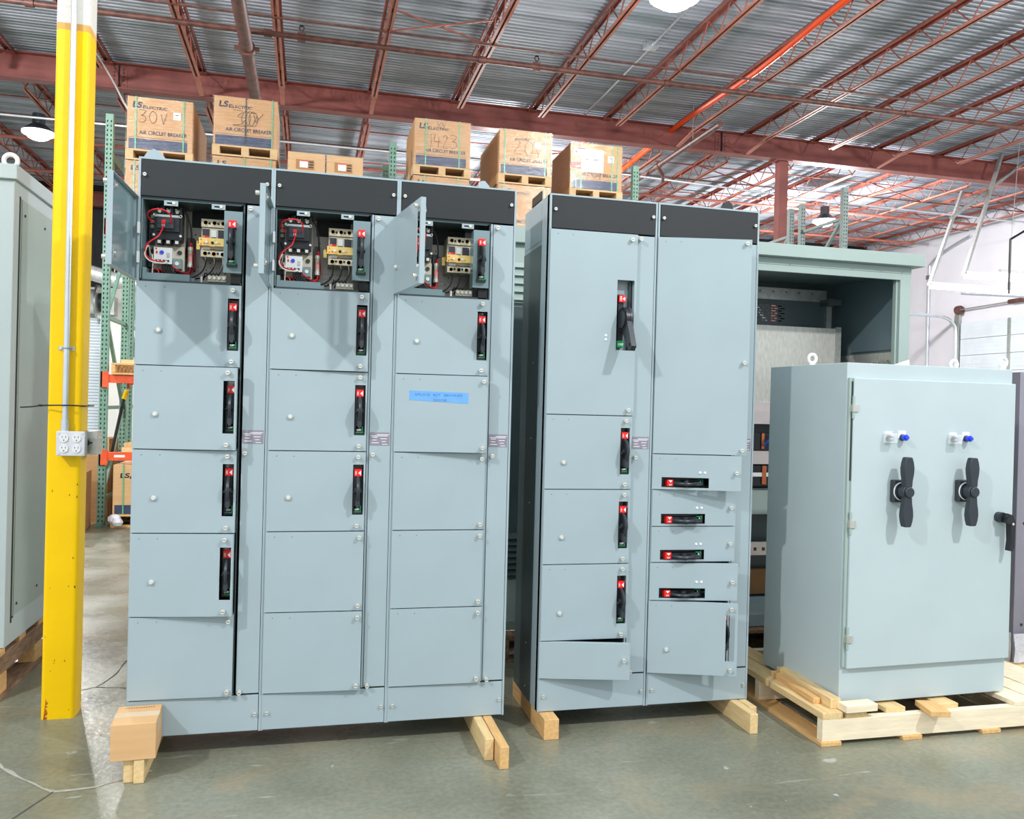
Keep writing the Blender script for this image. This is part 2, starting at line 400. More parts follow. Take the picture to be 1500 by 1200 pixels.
# ------------------------------------------------------------------ roof steel
def girder(v, zb, zt, label, u0=-12, u1=UR, splices=()):
    t = thing('roof_girder', label, 'girder', (0, v, zb))
    h = zt - zb; mb = MB()
    mb.box(u0, u1, -.1, .1, 0, .02, STEELRED).box(u0, u1, -.1, .1, h - .02, h, STEELRED).box(u0, u1, -.008, .008, .02, h - .02, STEELRED)
    mb.build('beam', t)
    for s in splices:
        q = MB().box(s - .12, s - .008, -.02, -.008, .05, h - .05, STEELRED).box(s + .008, s + .12, -.02, -.008, .05, h - .05, STEELRED)
        q.box(s - .006, s + .006, -.05, .05, .02, h - .02, VOID)
        for i in range(5):
            for x in (-.07, .07): q.cyl((s + x, -.03, .09 + i * .06), (s + x, -.018, .09 + i * .06), .014, PIPEM, 6)
        q.build('splice_plate', t)
    return t
girder(14.2, 6.225, 6.635, 'long red-brown roof girder crossing the hall in front, above the carton stacks', splices=(-3.0, 7.35))
girder(22.5, 6.1, 6.45, 'far red roof girder lying against the back wall')
t = thing('steel_column', 'red-brown steel column under the girder, rising behind the right cabinets', 'column', (8.63, 14.2, 0))
MB().box(-.09, .09, -.09, .09, .02, 6.19, STEELRED).build('shaft', t, bev=.012)
MB().box(-.15, .15, -.13, .13, 6.19, 6.225, STEELRED).box(-.15, .15, -.15, .15, 0, .02, STEELRED).build('cap_plate', t)

ZB_, ZT_ = 6.30, 6.655
def joist(u, v0, v1, label, group, brace):
    t = thing('roof_joist', label, 'joist', (u, (v0 + v1) / 2, ZB_), 0, group)
    h = (v1 - v0) / 2; d = ZT_ - ZB_
    MB().box(-.055, -.008, -h, h, d - .006, d, JOISTM).box(-.055, -.049, -h, h, d - .05, d, JOISTM).box(.008, .055, -h, h, d - .006, d, JOISTM).box(.049, .055, -h, h, d - .05, d, JOISTM).build('top_chord', t)
    e = h - .65
    MB().box(-.05, -.008, -e, e, 0, .006, JOISTLIT).box(-.014, -.008, -e, e, 0, .045, JOISTLIT).box(.008, .05, -e, e, 0, .006, JOISTLIT).box(.008, .014, -e, e, 0, .045, JOISTLIT).build('bottom_chord', t)
    w = MB(); n = int(2 * e / .3); st = 2 * e / n
    for i in range(n):
        a = -e + i * st; up = i % 2
        w.cyl((0, a, d - .02 if up else .02), (0, a + st, .02 if up else d - .02), .0095, JOISTM, 5)
    for s in (-1, 1): w.cyl((0, s * e, .02), (0, s * (h - .12), d - .02), .011, JOISTM, 5)
    w.build('web', t)
    for a in (-h, h - .14): MB().box(-.07, .07, a, a + .14, d - .06, d - .05, JOISTM).build('bearing_seat', t)
    if brace:
        MB().bar((0, h - .75, .01), (0, h - .12, -.062), .07, .02, JOISTLIT).build('brace', t)
    return t
ordn = ['first', 'second', 'third', 'fourth', 'fifth', 'sixth', 'seventh', 'eighth', 'ninth', 'tenth', 'eleventh', 'twelfth', 'thirteenth', 'fourteenth', 'fifteenth', 'sixteenth', 'seventeenth', 'eighteenth']
nu = [-4.52, -3.14, -1.76, -.52, .9, 2.3, 3.68, 5.06, 6.43, 7.83, 9.23, 10.63, 12.03, 13.43]
for i, u in enumerate(nu):
    joist(u, 5.0, 14.2, 'red open-web roof joist on the near side of the front girder, %s from the left' % ordn[i], 'near open-web roof joists', i in (2, 3, 4, 8, 9, 11))
fu = [-7.4, -5.95, -4.52, -3.14, -1.76, -.52, .9, 2.3, 3.68, 5.06, 6.43, 7.83, 9.23, 10.63, 12.03, 13.43, 14.85, 16.3]
for i, u in enumerate(fu):
    joist(u, 14.2, 22.4, 'red open-web roof joist beyond the front girder, %s from the left' % ordn[i], 'far open-web roof joists', False)
# bridging rods between joists
bz = {'first': (11.05, 'thin red bridging rod nearest overhead, tying the near joists'), 'b': (16.2, 'thin red bridging rod just beyond the front girder'), 'c': (18.3, 'thin red bridging rod midway down the far roof bay'), 'd': (20.6, 'thin red bridging rod close to the back wall')}
for k, (v, lab) in bz.items():
    t = thing('bridging_rod', lab, 'rod', (0, v, 6.3), 0, 'bridging rods under the roof')
    MB().box(-11, 16.6, -.011, .011, -.011, .011, PIPEM).build('lower_rod', t)
    if v > 12: MB().box(-11, 16.6, .03, .054, .31, .33, JOISTM).build('upper_rod', t)
    xs = [(.9, 2.3)] if v < 12 else [(3.68, 5.06), (7.83, 9.23), (12.03, 13.43), (14.85, 16.3)]
    for a, b in xs:
        MB().bar((a, -.02, .0), (b, -.02, .33), .02, .02, JOISTM).bar((a, .02, .33), (b, .02, 0), .02, .02, JOISTM).build('cross_brace', t)
# sprinkler pipes
t = thing('sprinkler_pipe', 'rusty brown sprinkler branch pipe crossing under the near roof joists', 'pipe', (0, 11.25, 6.17), 0, 'sprinkler branch pipes')
MB().cyl((-8, 0, 0), (16, 0, 0), .036, PIPEM, 12).build('pipe', t)
for x in (-3.4, -.62, 2.2, 4.95, 9.0):
    mb = MB().cyl((x - .05, 0, 0), (x + .05, 0, 0), .05, PIPEM, 12)
    mb.build('coupling', t)
for x, w in ((-.2, 'left'), (2.98, 'right')):
    s = thing('fire_sprinkler', 'small upright sprinkler head on the near branch pipe, the %s one' % w, 'sprinkler', (x, 11.25, 6.2))
    MB().cyl((0, 0, .0), (0, 0, .05), .018, PIPEM, 8).box(-.05, .05, -.012, .012, -.09, .03, PIPEM).build('fitting', s)
    MB().ring((0, 0, .085), (0, 1, 0), .03, .008, DGREY, 14, 6).cyl((0, 0, .115), (0, 0, .12), .03, DGREY, 10).build('sprinkler_frame', s)
for v, lab in ((17.2, 'pale sprinkler branch pipe just beyond the front girder'), (19.6, 'pale sprinkler branch pipe nearer the back wall')):
    t = thing('sprinkler_pipe', lab, 'pipe', (0, v, 6.17), 0, 'sprinkler branch pipes')
    MB().cyl((-9, 0, 0), (16, 0, 0), .032, JOISTM, 10).build('pipe', t)
t = thing('main_pipe', 'thick rusty water main running along the hall under the roof girder', 'pipe', (-.9, 6, 6.06))
MB().cyl((0, 0, 0), (0, 16.5, 0), .085, PIPEM, 18).build('pipe', t)
for y in (5.55, 10.5): MB().cyl((0, y - .05, 0), (0, y + .05, 0), .108, PIPEM, 18).box(-.16, .16, y - .02, y + .02, -.025, .025, PIPEM).build('pipe_coupling', t)
t = thing('feed_pipe', 'grey-brown feed pipe with a drop tee passing under the girder above the right cabinets', 'pipe', (6.35, 12.3, 6.07))
MB().cyl((0, 0, 0), (0, 9.8, 0), .05, PIPEM, 14).cyl((0, 2.4, 0), (0, 2.55, 0), .062, PIPEM, 14).build('pipe', t)
for y in (1, 4, 7): MB().cyl((0, y, .03), (0, y, ZD - 6.07), .008, GALV, 6).build('hanger_rod', t)
MB().cyl((0, 2.5, 0), (.12, 2.5, -.18), .04, PIPEM, 10).cyl((.12, 2.5, -.18), (.12, 2.5, -.3), .03, PIPEM, 10).build('drop_tee', t)
t = thing('conduit', 'thin grey electrical conduit along the deck between the roof joists', 'conduit', (4.67, 8, ZD - .06))
MB().cyl((0, 0, 0), (0, 6.2, 0), .017, CONDM, 8).build('tube', t)
MB().box(-.09, .09, 3.15, 3.3, -.03, .05, CONDM).box(-.12, -.02, 3.2, 3.26, -.05, .05, CONDM).build('junction_box', t)
tag(MB().tube([(-9, 15.3, 6.0), (-5, 15.3, 6.0), (0, 15.3, 6.0), (6, 15.3, 6.0), (11, 15.5, 5.9), (UR - .3, 15.7, 5.9)], .02, CONDM, 6, 1).build('conduit'),
    'long white conduit strung across the hall beyond the front girder', 'conduit')
t = tag(MB().tube([(6.33, 6, 6.5), (6.33, 9, 6.55), (6.36, 11.2, 6.5), (6.33, 13.6, 6.55), (6.33, 15.2, 6.52), (6.36, 17, 6.5)], .042, HOSE, 8).build('air_hose'),
        'bright orange hose running along a roof joist above the right cabinets', 'hose')
tag(MB().tube([(-3.1, 11.0, 6.42), (-3.12, 12.4, 6.4), (-3.05, 13.9, 6.3), (-2.9, 14.35, 6.0), (-2.75, 14.8, 5.95), (-2.6, 15.8, 6.28), (-2.4, 17.5, 6.25)], .014, WHITEP, 6).build('cable'),
    'twisted white cable sagging from the girder beside the yellow column', 'cable')

# ------------------------------------------------------------------ high bay lamps
def lamp(u, v, z, label, power, spot=True, r=.2):
    t = thing('high_bay_lamp', label, 'lamp', (u, v, z), 0, 'high bay lamps')
    MB().cyl((0, 0, .03), (0, 0, .16), .27, DGREY, 28, .12).cyl((0, 0, .16), (0, 0, .34), .1, DGREY, 20).cyl((0, 0, .34), (0, 0, ZD - z), .008, GALV, 6).build('housing', t)
    MB().prism([(.255 * cos(a * pi / 14), .255 * sin(a * pi / 14)) for a in range(28)], 'z', 0, .03, LENS).sphere((0, 0, 0), .2, LENS, 20, .55).build('lens', t)
    l = bpy.data.lights.new('lamp_light', 'SPOT' if spot else 'POINT'); l.energy = power; l.shadow_soft_size = r; l.color = (1, .985, .97)
    if spot: l.spot_size = R(172); l.spot_blend = .35
    o = bpy.data.objects.new('lamp_light', l); COL.objects.link(o); o.parent = t; o.location = (0, 0, -r - .13)
    return t
P = 1.0
lamp(-4.7, -.9, 6.0, 'round high bay lamp in front of the cabinets, left of the viewer', 1150 * P, False, r=.1)
lamp(4.1, -.9, 6.0, 'round high bay lamp in front of the cabinets, right of the viewer', 980 * P, False, r=.1)
lamp(3.5, 7.83, 5.6, 'round high bay lamp glowing at the top edge, right of centre', 150 * P, False)
lamp(-4.62, 15.9, 5.9, 'round high bay lamp glowing just left of the yellow column', 1500 * P)
lamp(11.3, 16.75, 5.8, 'round high bay lamp seen between the rack posts above the open enclosure', 900 * P, False)
lamp(3.93, 16.8, 5.9, 'added round high bay lamp hidden behind the upper cartons in the far bay', 700 * P, False)  # extra lamp put behind the cartons to light the far bay
lamp(12, 4, 6.0, 'added unseen high bay lamp over the right side of the hall', 1450 * P, False)  # not in view, added to brighten the right-hand ceiling and wall
lamp(-4.7, 8.0, 6.0, 'added unseen high bay lamp over the racks on the left', 800 * P, False)  # out-of-frame lamp added so the left of the hall is less dark

def strip(u0, u1, v, z, label, top):
    t = thing('strip_light', label, 'light', (u0, v, z), 0, 'strip lights by the dock doors')
    MB().box(0, u1 - u0, -.07, .07, .04, .1, WHITEP).build('batten', t)
    MB().cyl((.02, 0, 0), (u1 - u0 - .02, 0, 0), .036, TUBEL, 10).build('tube', t)
    if top:
        mb = MB(); a = Vector((0, 0, .05)); b = Vector(top) - Vector((u0, v, z))
        mb.bar(a, b, .07, .05, GALV)
        n = 26
        for i in range(1, n): mb.box(-.022, .022, -.034, -.026, -.02, .02, VOID, Matrix.Translation(a.lerp(b, i / n)))
        mb.build('hanger', t)
    return t
strip(12.67, 16.9, 15.0, 4.17, 'left strip light hung on a slotted angle by the right wall', (13.42, 15.0, 6.25))
strip(12.45, 16.9, 13.8, 4.2, 'middle strip light hung on a long steel strut by the right wall', (13.25, 13.8, 6.68))
strip(12.75, 16.9, 13.3, 4.18, 'right strip light nearest the frame edge by the right wall', None)
for z0, pts, lab in ((0, [(12.2, 13.9, 5.35), (14.0, 13.9, 6.68)], 'diagonal steel strut bracing the hanging strip lights'),):
    tag(MB().bar(pts[0], pts[1], .09, .05, GALV).build('strut'), lab, 'strut')
t = thing('hanging_pipe_frame', 'thin black and silver pipe frame hanging before the white wall at far right', 'frame', (12.73, 13, 3.78))
MB().cyl((0, 0, 0), (0, 0, 1.02), .022, BLACK, 8).cyl((0, 0, 1.02), (1.1, 0, 1.65), .022, BLACK, 8).build('upright', t)
MB().cyl((-1.05, 0, -.06), (1.6, 0, -.02), .02, CONDM, 8).build('crossbar', t)
MB().cyl((.02, 0, 1.02), (.15, 0, 2.9), .006, GALV, 6).build('wire', t)

# ------------------------------------------------------------------ yellow column with sockets
t = thing('yellow_column', 'bright yellow painted square steel column in the left foreground', 'column', (-1.046, 4.105, 0), R(0))
def rounded(hw, r, n=5):
    P_ = []
    for cx, cy, a0 in ((hw - r, hw - r, 0), (-hw + r, hw - r, 90), (-hw + r, -hw + r, 180), (hw - r, -hw + r, 270)):
        for i in range(n + 1):
            a = R(a0 + 90 * i / n); P_.append((cx + r * cos(a), cy + r * sin(a)))
    return P_
MB().prism(rounded(.068, .017), 'z', 0, 3.04, YELLOW).build('shaft', t)
MB().prism(rounded(.068, .017), 'z', 3.07, 6.22, WPAINT).build('white_upper_shaft', t)
MB().prism(rounded(.0682, .017), 'z', 3.04, 3.07, OCHRE).build('ochre_paint_edge', t)
mb = MB()
for i in range(16):
    z = random.uniform(.05, 1.2) ** 1.3; x = random.uniform(-.06, .06)
    mb.box(x, x + random.uniform(.002, .005), -.0688, -.068, z, z + random.uniform(.003, .012), RUST if z < .3 or i % 2 else BLACK)
for i in range(14): mb.box(-.055 + i * .0006, -.049 + random.uniform(0, .012), -.0686, -.068, i * .006, i * .006 + .006, RUST)
mb.build('paint_chip', t)
t2 = thing('conduit', 'bright steel conduit clipped to the front of the yellow column', 'conduit', (-1.035, 4.015, 1.27))
MB().cyl((0, 0, 0), (-.004, 0, 4.2), .0125, CONDM, 14).cyl((0, 0, 0), (0, 0, .055), .0165, CONDM, 14).build('tube', t2)
MB().box(-.038, .028, .018, .0215, .36, .378, GALV).ring((0, 0, .369), (0, 0, 1), .0135, .004, GALV, 14, 6).cyl((-.028, .01, .369), (-.028, .02, .369), .005, SCREW, 8).build('strap', t2)
def socket(mb, x, z):
    mb.cyl((x, -.061, z), (x, -.056, z), .0175, WHITEP, 20)
    for dx in (-.008, .006): mb.box(x + dx, x + dx + .002, -.0616, -.0608, z + .001, z + .009, VOID)
    mb.cyl((x, -.0615, z - .009), (x, -.0605, z - .009), .0026, VOID, 8)
t3 = thing('socket_box', 'square metal outlet box with four white sockets on the front of the yellow column', 'outlet', (-1.003, 4.036, 1.222))
MB().box(-.056, .056, -.05, 0, -.053, .053, GALV).build('box', t3, bev=.004)
mb = MB().box(-.057, .057, -.0565, -.05, -.054, .054, mat('bright_cover_plate', rgb(222, 222, 228), .35, .2, .05, 20))
mb.build('cover_plate', t3, bev=.005)
for a in (-.025, .025):
    for b in (-.022, .024):
        mb = MB(); socket(mb, a, b); mb.build('socket', t3)
mb = MB()
for a in (-.047, .047):
    for b in (-.044, .044): mb.cyl((a, -.059, b), (a, -.056, b), .005, SCREW, 10)
mb.build('cover_screw', t3)
t4 = thing('junction_box', 'grey steel knockout box on the right side of the yellow column', 'junction box', (-.978, 4.12, 1.222))
MB().box(0, .055, -.05, .05, -.052, .052, GALV).build('box', t4, bev=.003)
MB().cyl((.02, -.052, .0), (.02, -.0495, .0), .013, DGREY, 14).cyl((.038, -.052, .0), (.038, -.0495, .0), .004, VOID, 8).box(.045, .06, -.054, .054, -.054, .054, GALVB).build('knockout_cover', t4)
t5 = thing('cable_tie', 'black cable tie strapped round the yellow column with a loose tail', 'cable tie', (-1.046, 4.105, 1.385))
MB().tube([(.085, .085, .002), (-.085, .085, .002), (-.088, -.085, .0), (-.02, -.106, .003), (.03, -.106, .004), (.088, -.085, .002), (.085, .085, .002)], .0035, BLACK, 5, 1).build('band', t5)
MB().tube([(-.086, -.085, 0), (-.12, -.1, -.006), (-.155, -.13, -.009)], .003, BLACK, 5).box(-.095, -.083, -.095, -.083, -.005, .005, BLACK).build('tail', t5)

# ------------------------------------------------------------------ motor control sections
def screw_mb(r=.0085, l=.018):
    return MB().cyl((0, 0, 0), (0, -.004, 0), r * .55, SCREW, 10).cyl((0, -.004, 0), (0, -l, 0), r, SCREW, 14).box(-r * .7, r * .7, -l - .0006, -l, -.001, .001, DGREY)
SCREWME = None
def screw(parent, x, y, z, r=.0085, l=.018, name='latch_screw'):
    o = screw_mb(r, l).build(name, parent, (x, y, z)); return o
def vhandle(parent, x, y, z, rot=0, h=.205, w=.04, name='disconnect_handle', green=True, rails=True):
    """vertical pivoting handle seen edge-on in its slot; origin at the slot's lower left corner"""
    root = MB()
    if rails: root.box(0, w, .03, .05, 0, h, mat('warm_charcoal', rgb(128, 124, 120), .5, 0, .05, 9)).box(0, .004, -.002, .05, 0, h, DGREY).box(w - .004, w, .01, .05, 0, h, DGREY)
    root.box(.003, .03, -.012, .03, .012, h - .035, BLACK).cyl((.0, -.03, h * .46), (w - .006, -.03, h * .46), .007, BLACK, 10)
    root.box(0, w, -.008, .03, 0, .012, BLACK)
    o = root.build(name, parent, (x, y, z), (0, rot, 0))
    cz = h * .51; L_ = MB()
    prof = [(-.012, cz + .048), (-.038, cz + .042), (-.060, cz + .022), (-.066, cz - .002), (-.058, cz - .026), (-.045, cz - .046), (-.03, cz - .062), (-.008, cz - .062), (.0, cz - .04), (.0, cz + .04)]
    L_.prism(prof, 'x', .013, .023, BLACK)
    L_.tube([(.018, a, b) for a, b in prof[:7]], .0065, DGREY, 8, 3)
    L_.prism([(.011, cz - .036), (.025, cz - .036), (.027, cz - .062), (.022, cz - .076), (.014, cz - .076), (.009, cz - .062)], 'y', -.052, -.01, DGREY)
    L_.cyl((.006, -.03, cz - .005), (.030, -.03, cz - .005), .012, DGREY, 14)
    L_.build('lever', o)
    tg = MB().box(.004, .034, -.018, .012, h - .047, h - .018, RED)
    tg.text('ON', (.0135, -.0189, h - .0405), .009, WHITE, .02, rot=pi / 2)
    tg.add([(.031, -.0195, h - .0435), (.020, -.0195, h - .0335), (.031, -.0195, h - .0235)], [(0, 2, 1)], WHITE)
    tg.build('on_tag', o)
    if green:
        tg = MB().box(.006, .034, -.012, .01, .008, .034, GREEN).text('OFF', (.009, -.0128, .016), .011, WHITE, .02)
        tg.build('off_tag', o)
    return o

def door(parent, x, z0, z1, w, slot=None, ang=0, screws=(), knob=None, dots=True, hinge_side='L', y=0, tape=False, leds=None, inner=False, t=.02):
    h = z1 - z0 - .004; mb = MB()
    mb.plate(.002, w - .002, 0, h, -t, -t + .002, [slot] if slot else [], GREY)
    mb.box(.002, .004, -t + .002, 0, 0, h, GREY).box(w - .004, w - .002, -t + .002, 0, 0, h, GREY).box(.004, w - .004, -t + .002, 0, 0, .002, GREY).box(.004, w - .004, -t + .002, 0, h - .002, h, GREY)
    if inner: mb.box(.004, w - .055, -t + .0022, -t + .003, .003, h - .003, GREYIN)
    if dots:
        for dx in (.036, .105): mb.cyl((dx, -t - .0006, h - .02), (dx, -t, h - .02), .0018, VOID, 8)
    o = mb.build('unit_door', parent, (x, y, z0 + .002), (0, 0, -ang), bev=.0012)
    for sx, sz in screws: screw(o, sx, -t, sz)
    if inner:
        for zz in (h * .27, h * .62):
            MB().box(.012, .03, 0, .008, zz - .022, zz + .022, WHITEP).cyl((.006, 0, zz - .022), (.006, 0, zz + .022), .005, CREAM, 8).build('door_hinge', o)
        for sz in (.045, h - .045): MB().cyl((w - .025, -.018, sz), (w - .025, .008, sz), .005, SCREW, 8).box(w - .05, w - .012, 0, .004, sz - .012, sz + .012, GALV).build('latch_plate', o)
    if knob:
        MB().cyl((knob[0], -t, knob[1]), (knob[0], -t - .003, knob[1]), .0135, GREY, 20).cyl((knob[0], -t - .003, knob[1]), (knob[0], -t - .01, knob[1]), .0095, SCREW, 18, .007).build('reset_button', o)
    if leds:
        for lx, lz in leds: MB().cyl((lx, -t, lz), (lx, -t - .004, lz), .0065, WHITEP, 14, .004).build('indicator_plug', o)
    if tape:
        q = MB().prism([(.061, h - .108), (.064, h - .085), (.061, h - .068), (.311, h - .072), (.311, h - .118)], 'y', -t - .0008, -t - .0001, TAPE)
        q.text('SPLICE  KIT  BEHIND', (.085, -t - .0012, h - .089), .014, BLUEINK, 0, width=.2)
        q.text('DOOR', (.165, -t - .0012, h - .111), .014, BLUEINK, 0, width=.056)
        q.build('blue_tape_note', o)['label'] = 'strip of blue masking tape with a handwritten note'
    return o

def control_unit(sec, z0):
    """the open bucket: all coordinates measured from the section's left and the unit's floor"""
    X = 0
    pan = MB()
    pan.box(.012, .385, .19, .192, .0, .325, PANELG)                 # mounting plate
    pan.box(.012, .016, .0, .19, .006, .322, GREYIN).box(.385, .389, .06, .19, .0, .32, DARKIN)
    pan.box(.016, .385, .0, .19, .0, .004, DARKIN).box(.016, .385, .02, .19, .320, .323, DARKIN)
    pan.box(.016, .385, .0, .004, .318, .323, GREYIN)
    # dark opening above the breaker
    pan.box(.175, .32, .186, .19, .255, .32, VOID)
    for i in range(30):
        a = .19 + (i % 10) * .012; b = .05 + (i // 10) * .02
        pan.box(a, a + .003, .1885, .19, b, b + .003, VOID)
    for a, b in ((.19, .225), (.205, .2), (.215, .2), (.18, .17), (.23, .05), (.235, .08), (.175, .12), (.25, .11)): pan.cyl((a, .1885, b), (a, .19, b), .003, VOID, 8)
    u = pan.build('control_unit', sec, (0, 0, z0))
    # bottom lip, brackets
    mb = MB().box(.034, .195, .0, .05, .004, .03, GREYIN).box(.02, .034, .0, .06, .004, .05, GREYIN).box(.195, .21, .03, .05, .006, .022, GREYIN)
    mb.build('bottom_bracket', u)
    for x in (.094, .272):
        MB().plate(x, x + .052, .298, .318, -.002, .002, [(x + .01, x + .03, .305, .311)], GREY).cyl((x + .036, -.006, .309), (x + .036, -.002, .309), .006, SCREW, 12).build('mounting_tab', u)
    # contactor
    c = MB().box(.045, .16, .12, .19, .13, .30, PANELG).box(.05, .155, .06, .12, .175, .285, BLACK).box(.06, .145, .045, .06, .205, .262, BLACK)
    c.box(.065, .125, .035, .046, .215, .255, DGREY).box(.08, .095, .034, .036, .232, .248, RED)
    c.text('LS', (.082, .0335, .222), .012, WHITE, .02).box(.052, .152, .05, .062, .262, .272, GALV)
    for i in range(3):
        a = .06 + i * .033
        c.box(a, a + .018, .06, .10, .278, .300, CREAM).box(a + .004, a + .014, .055, .062, .28, .294, SCREW).box(a + .021, a + .028, .05, .11, .275, .305, BLACK)
        c.box(a, a + .02, .06, .10, .155, .176, BLACK).box(a + .004, a + .016, .053, .062, .158, .17, SCREW)
    for a in (.05, .15):
        for b in (.19, .27): c.cyl((a, .05, b), (a, .062, b), .005, SCREW, 8)
    c.build('contactor', u)
    c = MB().box(.045, .16, .1, .15, .055, .155, CREAM).box(.052, .12, .05, .1, .075, .14, WHITEP)
    for i in range(4): c.box(.058 + i * .015, .065 + i * .015, .049, .051, .083, .091, DGREY)
    c.cyl((.082, .046, .12), (.082, .051, .12), .008, BLUE, 14).box(.06, .066, .048, .051, .115, .125, RED).box(.058, .064, .048, .051, .132, .138, ORANGE).box(.1, .112, .049, .051, .1, .12, GALV)
    for a, b in ((.07, .09), (.088, .09), (.1, .09)): c.cyl((a, .048, b), (a, .051, b), .002, DGREY, 6)
    c.box(.122, .155, .06, .1, .06, .1, GREYIN).cyl((.138, .056, .08), (.138, .061, .08), .008, SCREW, 12).cyl((.142, .095, .13), (.142, .101, .13), .009, DGREY, 12)
    c.build('overload_relay', u)
    c = MB().box(.168, .192, .13, .19, .07, .2, BLACK).cyl((.181, .11, .085), (.181, .11, .15), .0085, CREAM, 12)
    c.cyl((.181, .11, .1), (.181, .11, .13), .0088, mat('pink_sleeve', rgb(226, 150, 150), .5), 12).cyl((.181, .11, .075), (.181, .11, .09), .0105, SCREW, 12).cyl((.181, .11, .145), (.181, .11, .158), .0105, SCREW, 12).box(.172, .19, .115, .135, .07, .16, DGREY)
    c.build('fuse_holder', u)
    # a narrow terminal strip and fuses on the left wall
    c = MB()
    for b in (.225, .245, .265, .09, .11, .14): c.cyl((.035, .11, b), (.035, .11, b + .014), .009, CREAM, 10)
    c.box(.02, .045, .12, .16, .07, .29, DGREY)
    c.build('terminal_strip', u)
    # circuit breaker
    c = MB().box(.225, .33, .09, .19, .118, .272, CREAM)
    c.box(.225, .33, .075, .09, .24, .272, CREAM).box(.225, .33, .075, .09, .118, .145, CREAM).box(.23, .325, .078, .09, .15, .235, CREAM)
    for i in range(3):
        a = .242 + i * .034
        for b in (.257, .131): c.cyl((a, .0735, b), (a, .08, b), .008, VOID, 14).cyl((a, .0735, b), (a, .0737, b), .0095, BRASS, 14)
    for i in range(2):
        a = .257 + i * .034
        for b in (.255, .133): c.cyl((a, .0735, b), (a, .08, b), .005, VOID, 10)
    c.box(.23, .257, .0765, .0785, .205, .232, DGREY).box(.23, .257, .0765, .0785, .198, .206, RED).box(.29, .32, .0765, .0785, .19, .23, DGREY)
    c.box(.264, .284, .0765, .0785, .2, .228, WHITEP).box(.264, .284, .0765, .0785, .196, .199, DGREY)
    c.box(.232, .262, .0755, .0785, .148, .158, WHITEP).box(.268, .276, .0745, .0785, .145, .15, RED).box(.285, .325, .0745, .0785, .128, .142, WHITEP)
    c.text('LS', (.233, .0762, .2), .006, WHITE, .02)
    c.build('circuit_breaker', u)
    c = MB().box(.217, .33, .055, .058, .160, .192, BRASS).box(.217, .219, .055, .12, .165, .19, BRASS).box(.205, .219, .1, .104, .15, .185, BRASS).box(.262, .282, .053, .056, .158, .186, BRASS)
    c.cyl((.272, .050, .172), (.272, .054, .172), .006, VOID, 10).cyl((.249, .050, .174), (.249, .054, .174), .005, SCREW, 10).cyl((.287, .050, .174), (.287, .054, .174), .005, SCREW, 10)
    for a, b in ((.228, .166), (.228, .184), (.24, .17), (.3, .17)): c.cyl((a, .0535, b), (a, .0552, b), .002, VOID, 8)
    c.build('breaker_bracket', u)
    # terminal block bottom right
    c = MB().box(.258, .33, .035, .06, .012, .038, CREAM)
    for i in range(4): c.cyl((.267 + i * .018, .028, .027), (.267 + i * .018, .036, .027), .006, SCREW, 10)
    c.cyl((.236, .03, .0), (.236, .03, .03), .0055, SCREW, 10)
    c.build('terminal_block', u)
    # side channel that carries the handle
    c = MB()
    c.plate(.322, .392, .045, .292, -.015, -.012, [(.345, .372, .078, .086)], GREYIN)
    c.box(.322, .325, -.012, .06, .045, .292, GREYIN).box(.389, .392, -.012, .02, .045, .292, GREYIN).box(.35, .39, -.0, .03, .0, .04, VOID).box(.345, .39, -.012, .06, .045, .048, GREYIN)
    c.build('handle_channel', u)
    vhandle(sec, .336, -.026, z0 + .068, h=.2, rails=False)
    # wires
    w = MB()
    w.tube([(.115, .035, .235), (.118, .0, .262), (.09, -.015, .278), (.055, -.015, .275), (.035, .0, .262), (.035, .03, .248), (.05, .05, .238)], .0028, WIRER, 7)
    w.tube([(.088, .035, .226), (.085, .01, .2), (.075, -.01, .172), (.05, -.02, .15), (.034, -.02, .13), (.03, -.01, .105), (.045, .0, .085), (.07, .03, .08), (.09, .05, .085)], .0028, WIRER, 7)
    w.tube([(.181, .11, .085), (.182, .1, .06), (.165, .08, .045), (.14, .06, .055), (.12, .05, .07)], .0028, WIRER, 7)
    w.tube([(.181, .11, .155), (.184, .1, .175), (.19, .12, .15), (.195, .14, .09), (.18, .12, .05), (.15, .1, .04)], .0026, WIRER, 7)
    for a in (.05, .057): w.tube([(a, .14, .24), (a, .14, .18), (a - .002, .13, .1), (a, .1, .04), (a + .02, .06, .02)], .0026, WIRER, 6)
    for a in (.07, .085, .1): w.tube([(a - .03, .1, .05), (a - .015, .06, .052), (a, .05, .045), (a + .005, .05, .02)], .0026, WIRER, 6)
    w.build('red_wiring', u)
    w = MB()
    w.tube([(.034, .09, .09), (.042, -.004, .135), (.03, -.012, .11), (.032, -.01, .09), (.05, .0, .075), (.085, .02, .072), (.105, .05, .08)], .0026, WIREW, 6)
    w.tube([(.045, .05, .11), (.052, .03, .08), (.052, .03, .05), (.05, .03, .02)], .0022, WIREW, 6)
    w.build('white_wiring', u)
    w = MB()
    for i in range(3):
        a = .242 + i * .034
        w.tube([(a, .08, .12), (a + .004, .07, .09), (a - .008, .06, .055), (a - .04, .06, .03), (a - .09, .07, .022)] if i < 2 else [(a, .08, .12), (a + .002, .07, .085), (a - .012, .06, .045), (a - .02, .05, .02)], .0032, WIREB, 7)
        b = .066 + i * .033
        w.tube([(b, .07, .29), (b + .01, .05, .305), (.13, .06, .312), (.165, .08, .29), (.182, .09, .24), (.186, .1, .19), (.18, .12, .16)], .0036, WIREB, 7)
    for i in range(4): w.tube([(.085 + i * .01, .06, .075), (.09 + i * .01, .035, .05), (.12 + i * .01, .03, .025), (.16, .04, .015), (.2, .06, .012)], .0036, WIREB, 7)
    for i in range(4): w.tube([(.24 + i * .014, .06, .02), (.25 + i * .014, .03, .045), (.262 + i * .014, .04, .034)], .0024, WIREB, 6)
